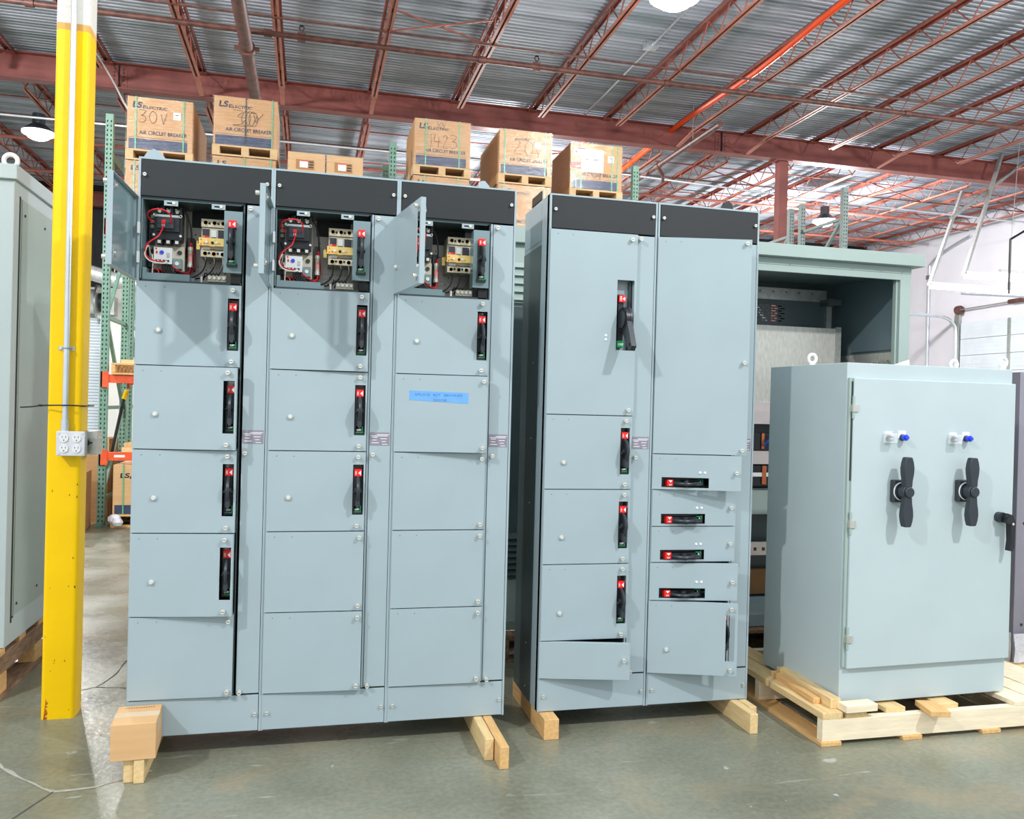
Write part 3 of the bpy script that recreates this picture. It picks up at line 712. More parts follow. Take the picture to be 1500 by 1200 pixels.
    w.tube([(.03, .09, .2), (.04, .06, .16), (.045, .06, .12), (.03, .08, .1)], .0022, WIREB, 6)
    w.build('black_wiring', u)
    return u

W, H = .508, 2.286
Z = [.151, .481, .811, 1.141, 1.471, 1.801, 2.131]       # unit borders above the section's own foot
def section(u, label, n, back='door', depth=.42):
    s = thing('motor_control_section', label, 'electrical cabinet', (u, 3.53, .089), 0, 'grey motor control sections')
    mb = MB()
    mb.box(0, .004, 0, depth, .0, H, GREY).box(W - .004, W, 0, depth, 0, H, GREY)
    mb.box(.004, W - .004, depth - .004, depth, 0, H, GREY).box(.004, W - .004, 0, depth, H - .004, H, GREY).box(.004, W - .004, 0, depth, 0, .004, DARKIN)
    mb.box(0, .009, -.012, .03, 0, H, GREY).box(W - .009, W, -.012, .03, 0, H, GREY).box(.009, W - .009, -.012, .02, H - .008, H, GREY)
    mb.box(.394, .400, 0, depth - .01, .1, 2.14, DARKIN)
    if n: mb.box(.3985, .4075, -.008, .0, .152, 2.13, GREY)
    mb.build('cabinet_frame', s, bev=.001)
    mb = MB().box(.011, W - .011, -.014, -.002, 2.135, H - .01, BLACKP)
    p = mb.build('top_panel', s, bev=.001)
    for x in (.024, W - .024): screw(p, x, -.014, 2.216, .007, .01)
    mb = MB().box(.004, W - .011, -.014, -.002, .004, .148, GREY)
    p = mb.build('kick_panel', s, bev=.001)
    for x in (.024, W - .024): screw(p, x, -.014, .073, .007, .01)
    mb = MB().box(.409, W - .011, -.012, -.002, .155, 2.128, GREY)
    p = mb.build('wireway_door', s, bev=.001)
    for z in (2.11, 1.13, .165): screw(p, .423, -.012, z, .0085, .026)
    q = MB().box(.411, .492, -.0135, -.012, 1.168, 1.222, PLATE)
    for i, (a, wd) in enumerate(((.44, .05), (.415, .07), (.42, .022), (.455, .026), (.42, .02), (.46, .018), (.418, .03), (.462, .022))):
        zz = 1.214 - .0058 * i; q.box(a, a + wd, -.0139, -.0135, zz - .0022, zz, WHITE)
    q.build('rating_label', p)
    # horizontal unit dividers
    return s
def shelves(s, zs, depth=.4):
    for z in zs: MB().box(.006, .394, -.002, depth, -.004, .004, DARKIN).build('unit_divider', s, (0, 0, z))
def unit(s, i, kind, ang=0, tape=False, w=.3955, knob=True):
    z0, z1 = Z[i], Z[i + 1]; h = z1 - z0 - .004
    if kind == 'handle':
        vhandle(s, .346, -.012, z0 + .07)
        return door(s, .002, z0, z1, w, (.343, .386, .066, h - .052), ang, [(.362, .022), (.362, h - .02)], (.086, h * .42) if knob else None)
    return door(s, .002, z0, z1, w, None, ang, [(.375, .022), (.375, h - .022)], None, tape=tape)

labsA = ['left section of the three-section grey cabinet line, beside the yellow column, its top unit open',
         'middle section of the three-section grey cabinet line, its top unit open',
         'right section of the three-section grey cabinet line, with a blue tape note']
A = []
for i in range(3):
    s = section(-.666 + i * W, labsA[i], i); A.append(s)
    shelves(s, Z)
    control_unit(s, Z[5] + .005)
    a = (R(92), R(92), R(81))[i]
    h = .326
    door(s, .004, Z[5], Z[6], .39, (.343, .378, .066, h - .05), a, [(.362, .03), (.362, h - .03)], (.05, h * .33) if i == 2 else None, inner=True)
unit(A[0], 4, 'handle', R(1.2)); unit(A[0], 3, 'handle', R(8)); unit(A[0], 2, 'handle', R(5)); unit(A[0], 1, 'handle', R(7)); unit(A[0], 0, 'b', R(1.5))
unit(A[1], 4, 'handle', R(3.5)); unit(A[1], 3, 'handle', R(.8)); unit(A[1], 2, 'handle', R(.8)); unit(A[1], 1, 'b', R(2)); unit(A[1], 0, 'b', R(2.6))
unit(A[2], 4, 'handle', R(2)); unit(A[2], 3, 'b', R(6), tape=True); unit(A[2], 2, 'b', R(.5)); unit(A[2], 1, 'b', R(.8)); unit(A[2], 0, 'b', R(1.2))
MB().prism([(0, 0), (.002, .02), (.015, .042), (.04, .056), (.065, .045), (.085, .02), (.088, 0)], 'y', 0, .006, GREY).build('lifting_plate', A[0], (.0, .07, H))
MB().prism([(0, 0), (0, .055), (.012, .074), (.03, .076), (.05, .055), (.07, .02), (.072, 0)], 'y', 0, .006, GREY).build('lifting_plate', A[2], (.372, .17, H))

B1 = section(1.01, 'left section of the two-section grey cabinet line, with the big black handle', 3)
B2 = section(1.01 + W + .004, 'right section of the two-section grey cabinet line, with sideways handles', 4)
# tall door with the large handle
zt = 2.131; z14 = 1.315
o = door(B1, .002, z14, zt, .41, (.316, .396, 1.606 - z14, 1.92 - z14), R(1), [(.378, .025), (.378, zt - z14 - .03)], None, leds=[(.268, .336), (.268, .354)])
hh = MB().box(.31, .40, .02, .03, 1.60, 1.93, GREY).box(.318, .356, -.004, .03, 1.62, 1.86, BLACK).box(.326, .352, -.02, .0, 1.635, 1.85, BLACK).box(.384, .398, -.0, .02, 1.6, 1.92, DARKIN)
hd = hh.build('large_disconnect_handle', B1)
lv = MB()
cz = 1.745; cx = .352
lv.cyl((cx - .014, -.045, cz), (cx + .004, -.045, cz), .053, BLACK, 28).cyl((cx + .004, -.045, cz), (cx + .014, -.045, cz), .055, DGREY, 28)
lv.cyl((cx - .02, -.045, cz), (cx - .014, -.045, cz), .04, DGREY, 24)
lv.prism([(-.085, cz + .01), (-.03, cz - .02), (-.045, cz - .06), (-.10, cz - .125), (-.135, cz - .145), (-.155, cz - .125), (-.135, cz - .085)], 'x', cx - .012, cx + .012, DGREY)
lv.cyl((cx - .0135, -.132, cz - .118), (cx + .0135, -.132, cz - .118), .009, VOID, 12)
lv
lv.build('lever', hd)
MB().box(.326, .357, -.032, -.008, 1.823, 1.853, RED).text('ON', (.338, -.0328, 1.829), .013, WHITE, .02, rot=pi / 2).add([(.353, -.0328, 1.829), (.341, -.0328, 1.838), (.353, -.0328, 1.847)], [(0, 2, 1)], WHITE).build('on_tag', hd)
MB().box(.322, .353, -.03, -.008, 1.62, 1.65, GREEN).text('OFF', (.325, -.0308, 1.629), .014, WHITE, .02).build('off_tag', hd)
ZB = [.151, .316, .653, .985, 1.315]
def unitb(s, z0, z1, **k):
    h = z1 - z0 - .004
    vhandle(s, .352, -.012, z0 + .07)
    return door(s, .002, z0, z1, .405, (.350, .393, .066, h - .052), k.get('ang', 0), [(.37, .022), (.37, h - .02)], (.086, h * .36))
unitb(B1, ZB[3], ZB[4], ang=R(1)); unitb(B1, ZB[2], ZB[3], ang=R(1)); unitb(B1, ZB[1], ZB[2], ang=R(1.5))
door(B1, .002, ZB[0], ZB[1], .405, None, R(12.6), [(.375, .09)], None, dots=False)
shelves(B1, ZB)
zr = [.151, .481, .653, .817, .985, 1.147, 2.131]
door(B2, .002, zr[5], zr[6], .432, None, R(12), [(.405, .022), (.405, .42), (.405, .96)], None)
def hdrawer(z0, z1, ang):
    h = z1 - z0 - .004
    o = vhandle(B2, .05 + .205, -.012, z0 + .012, rot=-pi / 2)
    o.location = (.052 + .204, -.012, z0 + .012)
    return door(B2, .002, z0, z1, .41 if ang < R(12) else .405, (.045, .258, .008 + .002, .055), ang, [(.38, h * .52)], None, leds=[(.218, h * .5), (.24, h * .5)])
for a, b, g in ((4, 5, R(15)), (3, 4, R(3)), (2, 3, R(3)), (1, 2, R(10))): hdrawer(zr[a], zr[b], g)
h = zr[1] - zr[0]
vhandle(B2, .348, -.016, zr[0] + .07, green=False)
door(B2, .002, zr[0], zr[1], .405, (.350, .390, .066, h - .056), R(17), [(.372, .03), (.372, h - .026)], (.086, h * .33))
shelves(B2, zr[:-1])
# side sheets and lifting bits of the second line
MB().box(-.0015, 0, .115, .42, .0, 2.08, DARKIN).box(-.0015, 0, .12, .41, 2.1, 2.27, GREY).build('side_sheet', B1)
for z in (.05, .25, .9, 1.2, 1.55): screw(B1, .0, .2, z, .004, .003, 'side_screw').rotation_euler = (0, 0, -pi / 2)
MB().box(.0, .006, .14, .30, H, H + .045, BLACK).box(.0, .05, .14, .30, H, H + .005, BLACK).build('lifting_angle', B1)
MB().prism([(0, 0), (.002, .05), (.02, .09), (.045, .1), (.066, .085), (.072, .05), (.07, 0), (.05, 0), (.052, .045), (.04, .06), (.03, .05), (.02, 0)], 'y', 0, .012, BLACK).build('lifting_eye', B2, (.425, .22, H))

# ------------------------------------------------------------------ timbers and carton in front
def timber(u0, u1, v0, v1, z0, z1, label, m=WOOD, grp='timber skids under the cabinets'):
    t = MB().box(-(u1 - u0) / 2, (u1 - u0) / 2, 0, v1 - v0, 0, z1 - z0, m).build('timber_skid', None, ((u0 + u1) / 2, v0, z0), bev=.003)
    return tag(t, label, 'timber', grp)
timber(-.634, -.599, 3.325, 4.0, 0, .089, 'pale timber skid under the small carton, the left board of the pair')
timber(-.597, -.560, 3.312, 4.0, 0, .089, 'pale timber skid under the small carton, the right board of the pair')
timber(.725, .762, 3.275, 4.0, 0, .089, 'timber skid under the taped cabinet section, the shorter left board')
timber(.766, .804, 3.185, 4.0, 0, .089, 'timber skid under the taped cabinet section, the longer right board', WOODY)
timber(1.018, 1.085, 3.43, 4.0, 0, .089, 'thick timber skid under the left end of the two-section cabinet line', WOODY)
timber(1.945, 1.984, 3.335, 4.0, 0, .089, 'pale timber skid under the right end of the two-section cabinet line, the near board')
timber(1.988, 2.026, 3.42, 4.0, 0, .089, 'pale timber skid under the right end of the two-section cabinet line, the far board')
t = thing('cardboard_carton', 'small closed cardboard carton perched on the timber skids at the left cabinet foot', 'box', (-.604, 3.405, .09), R(3))
mb = MB().box(-.078, .078, -.098, .1, 0, .135, CARDL)
mb.build('carton_body', t, bev=.002)
MB().box(-.078, .079, -.025, .025, .1352, .1358, mat('clear_packing_tape', rgb(222, 196, 160), .15)).box(.0782, .079, -.025, .025, .07, .1352, MATS['clear_packing_tape']).build('packing_tape', t)
mb = MB()
for i in range(12): mb.box(-.05 + i * .009, -.046 + i * .009, .07, .076, .1353, .1356, DGREY)
mb.build('printed_code', t)

# ------------------------------------------------------------------ right wall-mounted style enclosure on its pallet
t = thing('control_enclosure', 'pale grey floor enclosure with two black rotary handles on a pallet at right', 'electrical cabinet', (2.321, 3.24, .144), .0316)
CW, CH, CD = .915, 1.524, .6
MB().box(0, CW, 0, CD, 0, CH, PALE).build('enclosure_body', t, bev=.003)
dr = MB().box(0, .893, -.022, 0, 0, 1.293, PALE).build('enclosure_door', t, (.022, 0, .163), bev=.004)
MB().box(.005, .02, -.012, 0, .17, 1.455, PALED).box(.016, .022, -.016, -.011, 1.0, 1.44, DGREY).build('door_gasket', t)
for z in (.3, .81, 1.325):
    MB().box(-.008, .022, -.028, -.012, z - .163 - .02 , z - .163 + .012, GALVB).cyl((.0, -.02, z - .163 - .05), (.0, -.02, z - .163 + .05), .006, PALED, 8).build('hinge', dr)
def rotary(x, z, name):
    h = MB().prism([(x - .042, z - .05), (x + .03, z - .05), (x + .03, z + .05), (x - .042, z + .05)], 'y', -.052, -.022, DGREY)
    o = h.build('rotary_switch', t, (.022, 0, .163), bev=.006)
    MB().cyl((x - .006, -.053, z), (x - .006, -.056, z), .041, WHITEP, 30).cyl((x - .006, -.0555, z), (x - .006, -.060, z), .037, DGREY, 30).build('dial_ring', o)
    l = MB().cyl((x - .006, -.058, z), (x - .004, -.098, z), .03, DGREY, 24).cyl((x - .004, -.098, z), (x - .004, -.108, z), .024, DGREY, 24)
    prof = [(.012, 0), (.019, .03), (.020, .05), (.026, .08), (.028, .105), (.024, .13), (.016, .155)]
    poly = [(x - .004 + a, z + b) for a, b in prof] + [(x - .004 - a, z + b) for a, b in prof[::-1]]
    l.prism(poly, 'y', -.100, -.070, DGREY)
    poly2 = [(x - .004 + a * 1.0, z - b) for a, b in prof] + [(x - .004 - a, z - b) for a, b in prof[::-1]]
    l.prism(poly2, 'y', -.100, -.070, DGREY)
    l.build('grip', o, bev=.006)
for x, n in ((.264, 'a'), (.618, 'b')): rotary(x - .022, 1.099 - .163 - .144 + 0.0, n)
for x in (.176, .528):
    z = 1.345 - .163 - .144
    o = MB().box(x - .01, x + .03, -.0235, -.022, z - .01, z + .02, WHITE).cyl((x + .01, -.022, z - .012), (x + .01, -.034, z - .012), .014, DGREY, 18).build('selector_switch', t, (.022, 0, .163))
    MB().box(x - .02, x + .028, -.062, -.0235, z - .032, z + .012, CLEAR).build('clear_guard', o, bev=.004)
    MB().box(x, x + .022, -.045, -.034, z - .018, z - .006, DGREY).box(x + .002, x + .02, -.046, -.0445, z - .014, z - .01, WHITE).build('selector_knob', o)
    o = MB().box(x + .062, x + .102, -.0235, -.022, z - .01, z + .024, WHITE).cyl((x + .082, -.022, z - .006), (x + .082, -.034, z - .006), .015, DGREY, 18).build('pilot_light', t, (.022, 0, .163))
    MB().cyl((x + .082, -.034, z - .006), (x + .082, -.05, z - .006), .014, BLUE, 18).cyl((x + .082, -.05, z - .006), (x + .082, -.06, z - .006), .0095, BLUE, 16, .008).build('blue_lens', o)['label'] = 'blue lens'
o = MB().cyl((.808, -.022, .668), (.808, -.05, .668), .024, DGREY, 20).cyl((.82, -.052, .66), (.82, -.08, .66), .018, BLACK, 14).build('door_handle', t, (.022, 0, .163))
MB().prism([(.8, .668), (.812, .69), (.84, .682), (.858, .655), (.853, .53), (.845, .512), (.828, .516), (.834, .56), (.83, .635)], 'y', -.075, -.045, BLACK).cyl((.842, -.078, .64), (.842, -.075, .64), .006, SCREW, 10).build('grip', o, bev=.004)
for x, y in ((.06, .34), (.86, .3), (.888, .03)):
    mb = MB().ring((x, y, CH + .035), (0, 1, 0), .021, .0075, WHITEP, 22, 8).cyl((x, y, CH), (x, y, CH + .014), .014, WHITEP, 14)
    mb.build('lifting_eye', t)
tag(MB().add([(0, 0, 0), (.12, .03, .0), (.15, .14, .004), (-.02, .12, .0), (.05, .06, .006), (.11, .02, .032)], [(0, 1, 5, 4), (4, 5, 2), (0, 4, 3), (4, 2, 3)], PAPER).build('paper_sheet', None, (2.62, 3.33, .144 + CH + .001)),
    'crumpled white paper sheet lying on top of the pale enclosure', 'paper')
# its pallet
def board(p, x0, x1, y0, y1, z0, z1, m, name='deck_board'): return MB().box(x0, x1, y0, y1, z0, z1, m).build(name, p, bev=.002)
t = thing('wooden_pallet', 'pale wooden pallet under the enclosure with two rotary handles', 'pallet', (2.19, 3.16, 0))
for y in (0, .52, 1.0): board(t, 0, 1.48, y, y + .04, .018, .112, WOODX, 'stringer')
for x, w in ((0, .10), (.12, .10), (.34, .1), (.62, .1), (1.0, .12), (1.13, .12), (1.26, .12), (1.38, .1)): board(t, x, x + w, 0 if x < .3 or x > .9 else .03, 1.04, .112, .134 if x > .1 else .142, WOODX if x > .9 else WOOD)
for x, m in ((-.01, WOODY), (.4, WOODY), (.82, WOODY), (1.36, WOODY)): board(t, x, x + .1, -.01, 1.04, 0, .018, m, 'bottom_board')
def loose(x0, x1, y0, y1, z0, z1, rz, m, label):
    o = MB().box(-(x1 - x0) / 2, (x1 - x0) / 2, -(y1 - y0) / 2, (y1 - y0) / 2, 0, z1 - z0, m).build('wood_block', None, ((x0 + x1) / 2, (y0 + y1) / 2, z0), (0, 0, rz), bev=.003)
    return tag(o, label, 'wood block', 'loose wood blocks on the pale pallet')
loose(2.228, 2.262, 3.27, 3.66, .142, .168, R(-3), WOODY, 'orange-brown wood strip along the left side of the two-handle enclosure, the lower one')
loose(2.264, 2.314, 3.2, 3.66, .142, .187, R(-2), WOOD, 'pale wood strip laid against the left side of the two-handle enclosure, the upper one')
loose(2.29, 2.45, 3.14, 3.205, .142, .175, R(2), WOODX, 'short pale wood block in front of the left corner of the two-handle enclosure')
loose(2.70, 2.79, 3.085, 3.23, .118, .143, R(-14), WOODY, 'knotty short wood block poking out under the middle of the two-handle enclosure')

# ------------------------------------------------------------------ open enclosure behind
t = thing('open_enclosure', 'tall open green-grey enclosure with a galvanised inner panel behind the two-handle enclosure', 'electrical cabinet', (2.16, 4.46, .16))
FW, FD, FH = 1.47, .75, 2.19
INSHADE = mat('blue_grey_inside_shade', rgb(104, 124, 130), .35, 0, .05, 4)  # darker skin inside the enclosure, its inner shade put into the colour
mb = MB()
mb.box(0, .02, .02, FD, .02, FH, PALED).box(FW - .02, FW, .02, FD, .02, FH, PALED).box(FW - .022, FW - .02, .02, FD - .01, .02, FH, INSHADE).plate(.02, FW - .02, .02, FH, FD - .01, FD, [(.6, 1.0, 1.88, 2.04)], DARKIN).box(.02, FW - .02, .02, FD - .01, FH - .01, FH, INSHADE)
mb.box(0, .07, 0, .02, 0, FH, PALED).box(FW - .075, FW, 0, .02, 0, FH, PALED).box(.07, FW - .075, 0, .02, 2.12, FH, PALED).box(.07, FW - .075, 0, .06, .0, .07, GREY)
mb.box(0, FW, .02, FD, 0, .02, PALED).box(FW - .09, FW - .075, .02, .05, .07, 2.12, PALED)
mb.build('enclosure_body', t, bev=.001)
MB().box(-.05, FW + .055, -.06, FD + .04, FH + .011, FH + .085, PALED).box(0, FW, -.004, -.0005, FH - .03, FH + .01, PALED).build('roof_cap', t, bev=.004)
mb = MB()
for x in (.62, .83, 1.04, 1.25, 1.4): mb.cyl((x, -.003, 2.165), (x, 0, 2.165), .006, ORANGE, 8).cyl((x, -.004, 2.165), (x, -.002, 2.165), .003, BRASS, 8)
mb.build('roof_bolt', t)
mb = MB().ring((FW - .02 - .06, .3, FH + .125), (0, 1, 0), .028, .009, WHITEP, 20, 8).build('lifting_eye', t)
# interior
holes = [(.7 + i * .1, .712 + i * .1, 2.1, 2.108) for i in range(6)]
MB().plate(.02, FW - .15, 2.05, 2.13, FD - .1, FD - .09, holes, GALV).build('top_channel', t)
holes = []
for r in range(7):
    for c in range(8): holes.append((round(.62 + c * .046 + (r % 2) * .023, 4), round(.62 + c * .046 + (r % 2) * .023 + .034, 4), round(1.9 + r * .017, 4), round(1.908 + r * .017, 4)))
mb = MB().plate(.02, FW - .16, 1.85, 2.05, FD - .1, FD - .097, holes, DARKIN)
mb.build('vent_plate', t)
MB().box(FW - .16, FW - .12, FD - .12, FD - .04, .1, 2.05, GALV).box(FW - .20, FW - .1, FD - .2, FD - .1, 2.02, 2.06, DARKIN).build('inner_rail', t)
MB().box(.1, FW - .16, FD - .28, FD - .275, 1.32, 1.85, GALVB).box(FW - .2, FW - .16, FD - .29, FD - .26, 1.32, 1.86, GALV).build('inner_panel', t)
MB().box(FW - .03, FW - .02, .06, FD - .05, 1.3, 1.68, GALVB).box(FW - .026, FW - .022, .06, FD - .2, 1.69, 1.70, DARKIN).box(FW - .12, FW - .03, .3, .42, 1.56, 1.61, GREY).build('side_tray', t)
for i in range(4): MB().cyl((FW - .06, .12 + i * .05, 1.61), (FW - .06, .12 + i * .05, 1.63), .008, GALV, 8).build('terminal_stud', t)
# devices seen in the gap
mb = MB()
for z0, z1, m in ((.0, .07, GREY), (.09, .25, CARDD), (.36, .375, GALV), (.61, .78, PALED), (.99, 1.1, GREY), (1.24, 1.34, COPPER), (1.02, 1.1, GREY)): mb.box(.5, 1.1, FD - .32, FD - .28, z0, z1, m)
mb.box(.5, 1.1, FD - .25, FD - .24, .07, 1.3, DARKIN)
mb.build('back_plate', t)
for z in (.35, 1.12 - .18, 1.2):
    MB().box(.45, 1.15, FD - .36, FD - .33, z, z + .085, COPPER).build('bus_bar', t)
mb = MB()
for c in range(8): mb.box(.6 + c * .06, .618 + c * .06, FD - .363, FD - .36, .38, .40, PIPEM)
mb.build('bus_slot', t)
MB().box(.6, 1.1, FD - .36, FD - .3, .80, .93, BLACK).box(.6, 1.1, FD - .368, FD - .36, .86, .885, WHITEP).box(.7, .73, FD - .37, FD - .36, .81, .93, COP2).tube([(.7, FD - .38, 1.06), (.73, FD - .4, 1.1), (.78, FD - .38, 1.12), (.8, FD - .38, 1.06)], .006, BLUEW, 6).build('power_module', t)
MB().box(.6, 1.1, FD - .36, FD - .3, 1.03, 1.14, BLACK).box(.69, .71, FD - .37, FD - .36, 1.04, 1.14, COP2).build('power_module', t)

def simple_pallet(name, label, u0, u1, v0, v1, z0=0, h=.14, m=WOODG, along='v', grp=None):
    t = thing('wooden_pallet', label, 'pallet', (u0, v0, z0), 0, grp)
    w, d = u1 - u0, v1 - v0
    if along == 'v':
        for x in (0, w / 2 - .02, w - .04): board(t, x, x + .04, 0, d, .02, h - .022, m, 'stringer')
        n = max(3, int(d / .17))
        for i in range(n): y = i * (d - .1) / (n - 1); board(t, 0, w, y, y + .1, h - .02, h, m)
        for y in (0, d / 2 - .05, d - .1): board(t, 0, w, y, y + .1, 0, .018, m, 'bottom_board')
    else:
        for y in (0, d / 2 - .02, d - .04): board(t, 0, w, y, y + .04, .02, h - .022, m, 'stringer')
        n = max(3, int(w / .2))
        for i in range(n): x = i * (w - .1) / (n - 1); board(t, x, x + .1, 0, d, h - .02, h, m)
        for x in (0, w / 2 - .05, w - .1): board(t, x, x + .1, 0, d, 0, .018, m, 'bottom_board')
    return t
simple_pallet('p', 'dark weathered pallet under the open green-grey enclosure', 2.1, 3.75, 4.4, 5.3, 0, .155)

# louvred enclosure seen between the two cabinet lines
t = thing('louvred_enclosure', 'green-grey louvred enclosure standing behind, seen in the gap between the cabinet lines', 'electrical cabinet', (.55, 4.6, .16))
MB().box(0, 1.1, 0, .6, 0, 2.2, PALED).build('enclosure_body', t, bev=.002)
MB().box(-.03, 1.13, -.04, .64, 2.2, 2.29, PALED).build('roof_cap', t, bev=.003)
d_ = MB().box(.03, 1.07, -.022, 0, 1.86, 2.16, PALED).box(.03, 1.07, -.022, 0, .3, 1.84, DARKIN).box(.03, 1.07, -.022, 0, .05, .29, PALED).build('panel_door', t)
mb = MB()
for z in [1.875 + i * .046 for i in range(5)] + [.32 + i * .034 for i in range(7)]:
    MB().prism([(-.022, z), (-.04, z), (-.022, z + .03)], 'x', .1, 1.0, PALED if z > 1 else DARKIN).build('louvre', d_)
simple_pallet('p', 'dark pallet under the louvred enclosure, glimpsed between the cabinet lines', .5, 1.7, 4.5, 5.3, 0, .155)

# ------------------------------------------------------------------ left tall enclosure
t = thing('tall_enclosure', 'tall pale grey enclosure on a worn pallet at the left edge', 'electrical cabinet', (-2.45, 4.353, .235))
D_ = 1.05
MB().box(0, 1.09, 0, D_, 0, 2.2, PALE).build('enclosure_body', t, bev=.004)
MB().box(-.02, 1.105, -.02, D_ + .02, 2.2, 2.27, PALE).build('roof_cap', t, bev=.004)
p = MB().box(1.09, 1.094, .085, D_ - .08, .13, 2.13, PALED).box(1.088, 1.091, .07, .09, .1, 2.14, VOID).box(1.088, 1.0945, .095, .1, .12, 2.13, DGREY).build('side_panel', t)
for y, z in ((.14, 2.06), (.45, 2.06), (.14, .18), (.45, .2)): MB().cyl((1.094, y, z), (1.098, y, z), .007, DGREY, 8).build('panel_screw', p)
MB().ring((1.03, .13, 2.27 + .05), (0, 1, 0), .03, .011, WHITEP, 22, 8).cyl((1.03, .13, 2.27), (1.03, .13, 2.29), .02, WHITEP, 14).build('lifting_eye', t)
t = thing('wooden_pallet', 'worn brown pallet under the tall enclosure at the left edge', 'pallet', (-2.5, 4.3, 0))
for x in (0, .55, 1.08): board(t, x, x + .045, 0, 1.25, .11, .20, WOODG, 'stringer')
for y in (0, .3, .6, .9, 1.15): board(t, 0, 1.13, y, y + .1, .20, .232, WOODY)
for x in (0, .53, 1.05):
    for y in (0, .55, 1.12): board(t, x, x + .08, y, y + .13, .02, .11, WOODY, 'block')
for x in (0, .53, 1.04): board(t, x, x + .1, 0, 1.25, 0, .02, WOODG, 'bottom_board')

# ------------------------------------------------------------------ stainless cabinet at right edge
t = thing('steel_cabinet', 'brushed steel cabinet wrapped in film at the right edge', 'cabinet', (3.735, 3.72, .12))
MB().box(0, .8, 0, .7, 0, 1.57, STAIN).build('cabinet_body', t, bev=.004)
mb = MB()
for z in (.2, .75, 1.3): mb.cyl((.05, -.003, z), (.05, 0, z), .008, DGREY, 8)
mb.build('panel_screw', t)
mb = MB(); vs = []; n = 40
for i in range(n + 1):
    for z in (.0, .08, .16):
        vs.append((-.03 + .86 * i / n, -.03 - random.uniform(0, .02), z + random.uniform(.0, .01)))
mb.add(vs, [(3 * i + k, 3 * i + 3 + k, 3 * i + 4 + k, 3 * i + 1 + k) for i in range(n) for k in (0, 1)], WRAPH)
vs = []
for i in range(n + 1):
    for z in (.0, .08, .16): vs.append((-.03 - random.uniform(0, .02), -.03 + .76 * i / n, z + random.uniform(-.01, .01)))
mb.add(vs, [(3 * i + k, 3 * i + 3 + k, 3 * i + 4 + k, 3 * i + 1 + k) for i in range(n) for k in (0, 1)], WRAPH)
mb.build('stretch_wrap', t)
simple_pallet('p', 'pale pallet under the brushed steel cabinet at the right edge', 3.7, 4.6, 3.64, 4.45, 0, .118, WOOD)
tag(MB().tube([(3.99, 3.45, .02), (4.02, 3.5, .03), (4.06, 3.5, .06), (4.1, 3.44, .03)], .02, HOSE, 8).build('orange_strap'), 'bright orange strap end on the floor at the right edge', 'strap')

# ------------------------------------------------------------------ pallet racks
def post(p, X0, x, y, m, z=4.51, depth=.07, w=.078):
    hz = []
    zz = .05
    while zz < z - .05:
        hz.append((x + .014, x + .026, round(zz, 4), round(zz + .022, 4))); hz.append((x + .052, x + .064, round(zz, 4), round(zz + .022, 4))); zz += .0508
    MB().plate(x, x + w, 0, z, y, y + .003, hz, m).box(x, x + .003, y + .003, y + depth, 0, z, m).box(x + w - .003, x + w, y + .003, y + depth, 0, z, m).box(x + .003, x + w - .003, y + depth - .003, y + depth, 0, z, m).box(x - .03, x + w + .03, y - .01, y + depth + .02, 0, .008, m).build('upright', p, (X0, 0, 0))  # rear plate added behind the holes so they look dark
RACK = thing('pallet_rack', 'long pallet rack with green slotted uprights and orange beams carrying the breaker cartons', 'rack', (-2.18, 9.9, 0))
RACK2 = thing('pallet_rack', 'second pallet rack row standing back to back behind the carton rack', 'rack', (-2.18, 11.2, 0))
def rack_frame(rack, u, m=RACKG, z=4.51):
    X0 = u + 2.18; t = rack
    post(t, X0, -.039, 0, m, z); post(t, X0, -.039, 1.0, m, z)
    zs = [.3, 1.3, 2.3, 3.2, 4.1]
    for i, a in enumerate(zs):
        MB().bar((0, .07, a), (0, 1.0, a), .035, .04, m).build('horizontal_brace', t, (X0, 0, 0))
        if i < 4:
            y0, y1 = (.07, 1.0) if i % 2 == 0 else (1.0, .07)
            MB().bar((0, y0, a), (0, y1, zs[i + 1]), .035, .04, m).build('diagonal_brace', t, (X0, 0, 0))
    return t
for u, m in ((-2.18, RACKG), (.9, RACKG), (3.96, RACKG), (7.0, RACKGZ)): rack_frame(RACK, u, m)
for u, m in ((-2.18, RACKG), (7.0, RACKGZ)): rack_frame(RACK2, u, m)
lv = [.726, 1.575, 3.24]
ln = ['lowest', 'middle', 'top']
un = [(-2.14, .86, 'left'), (.94, 3.92, 'centre'), (4.0, 6.96, 'right')]
for bi, (a, b, bn) in enumerate(un):
    for k, z in enumerate(lv):
        if bi and k < 2: continue
        for v, side in ((9.87, 'front'), (10.97, 'rear')):
            t = MB().box(0, b - a, 0, .05, 0, .09, ORANGE).box(0, b - a, .05, .065, 0, .055, ORANGE).build('rack_beam', RACK, (a + 2.18, v - 9.9, z))
            MB().box(-.06, .02, -.012, 0, -.05, .12, ORANGE).box(-.06, -.045, -.012, .05, -.05, .12, ORANGE).build('end_connector', t)
            MB().box(b - a - .02, b - a + .06, -.012, 0, -.05, .12, ORANGE).build('end_connector', t)
            if k == 0 and side == 'front' and bi == 0: MB().box(.09, .2, -.001, 0, .035, .06, WHITE).build('capacity_sticker', t)

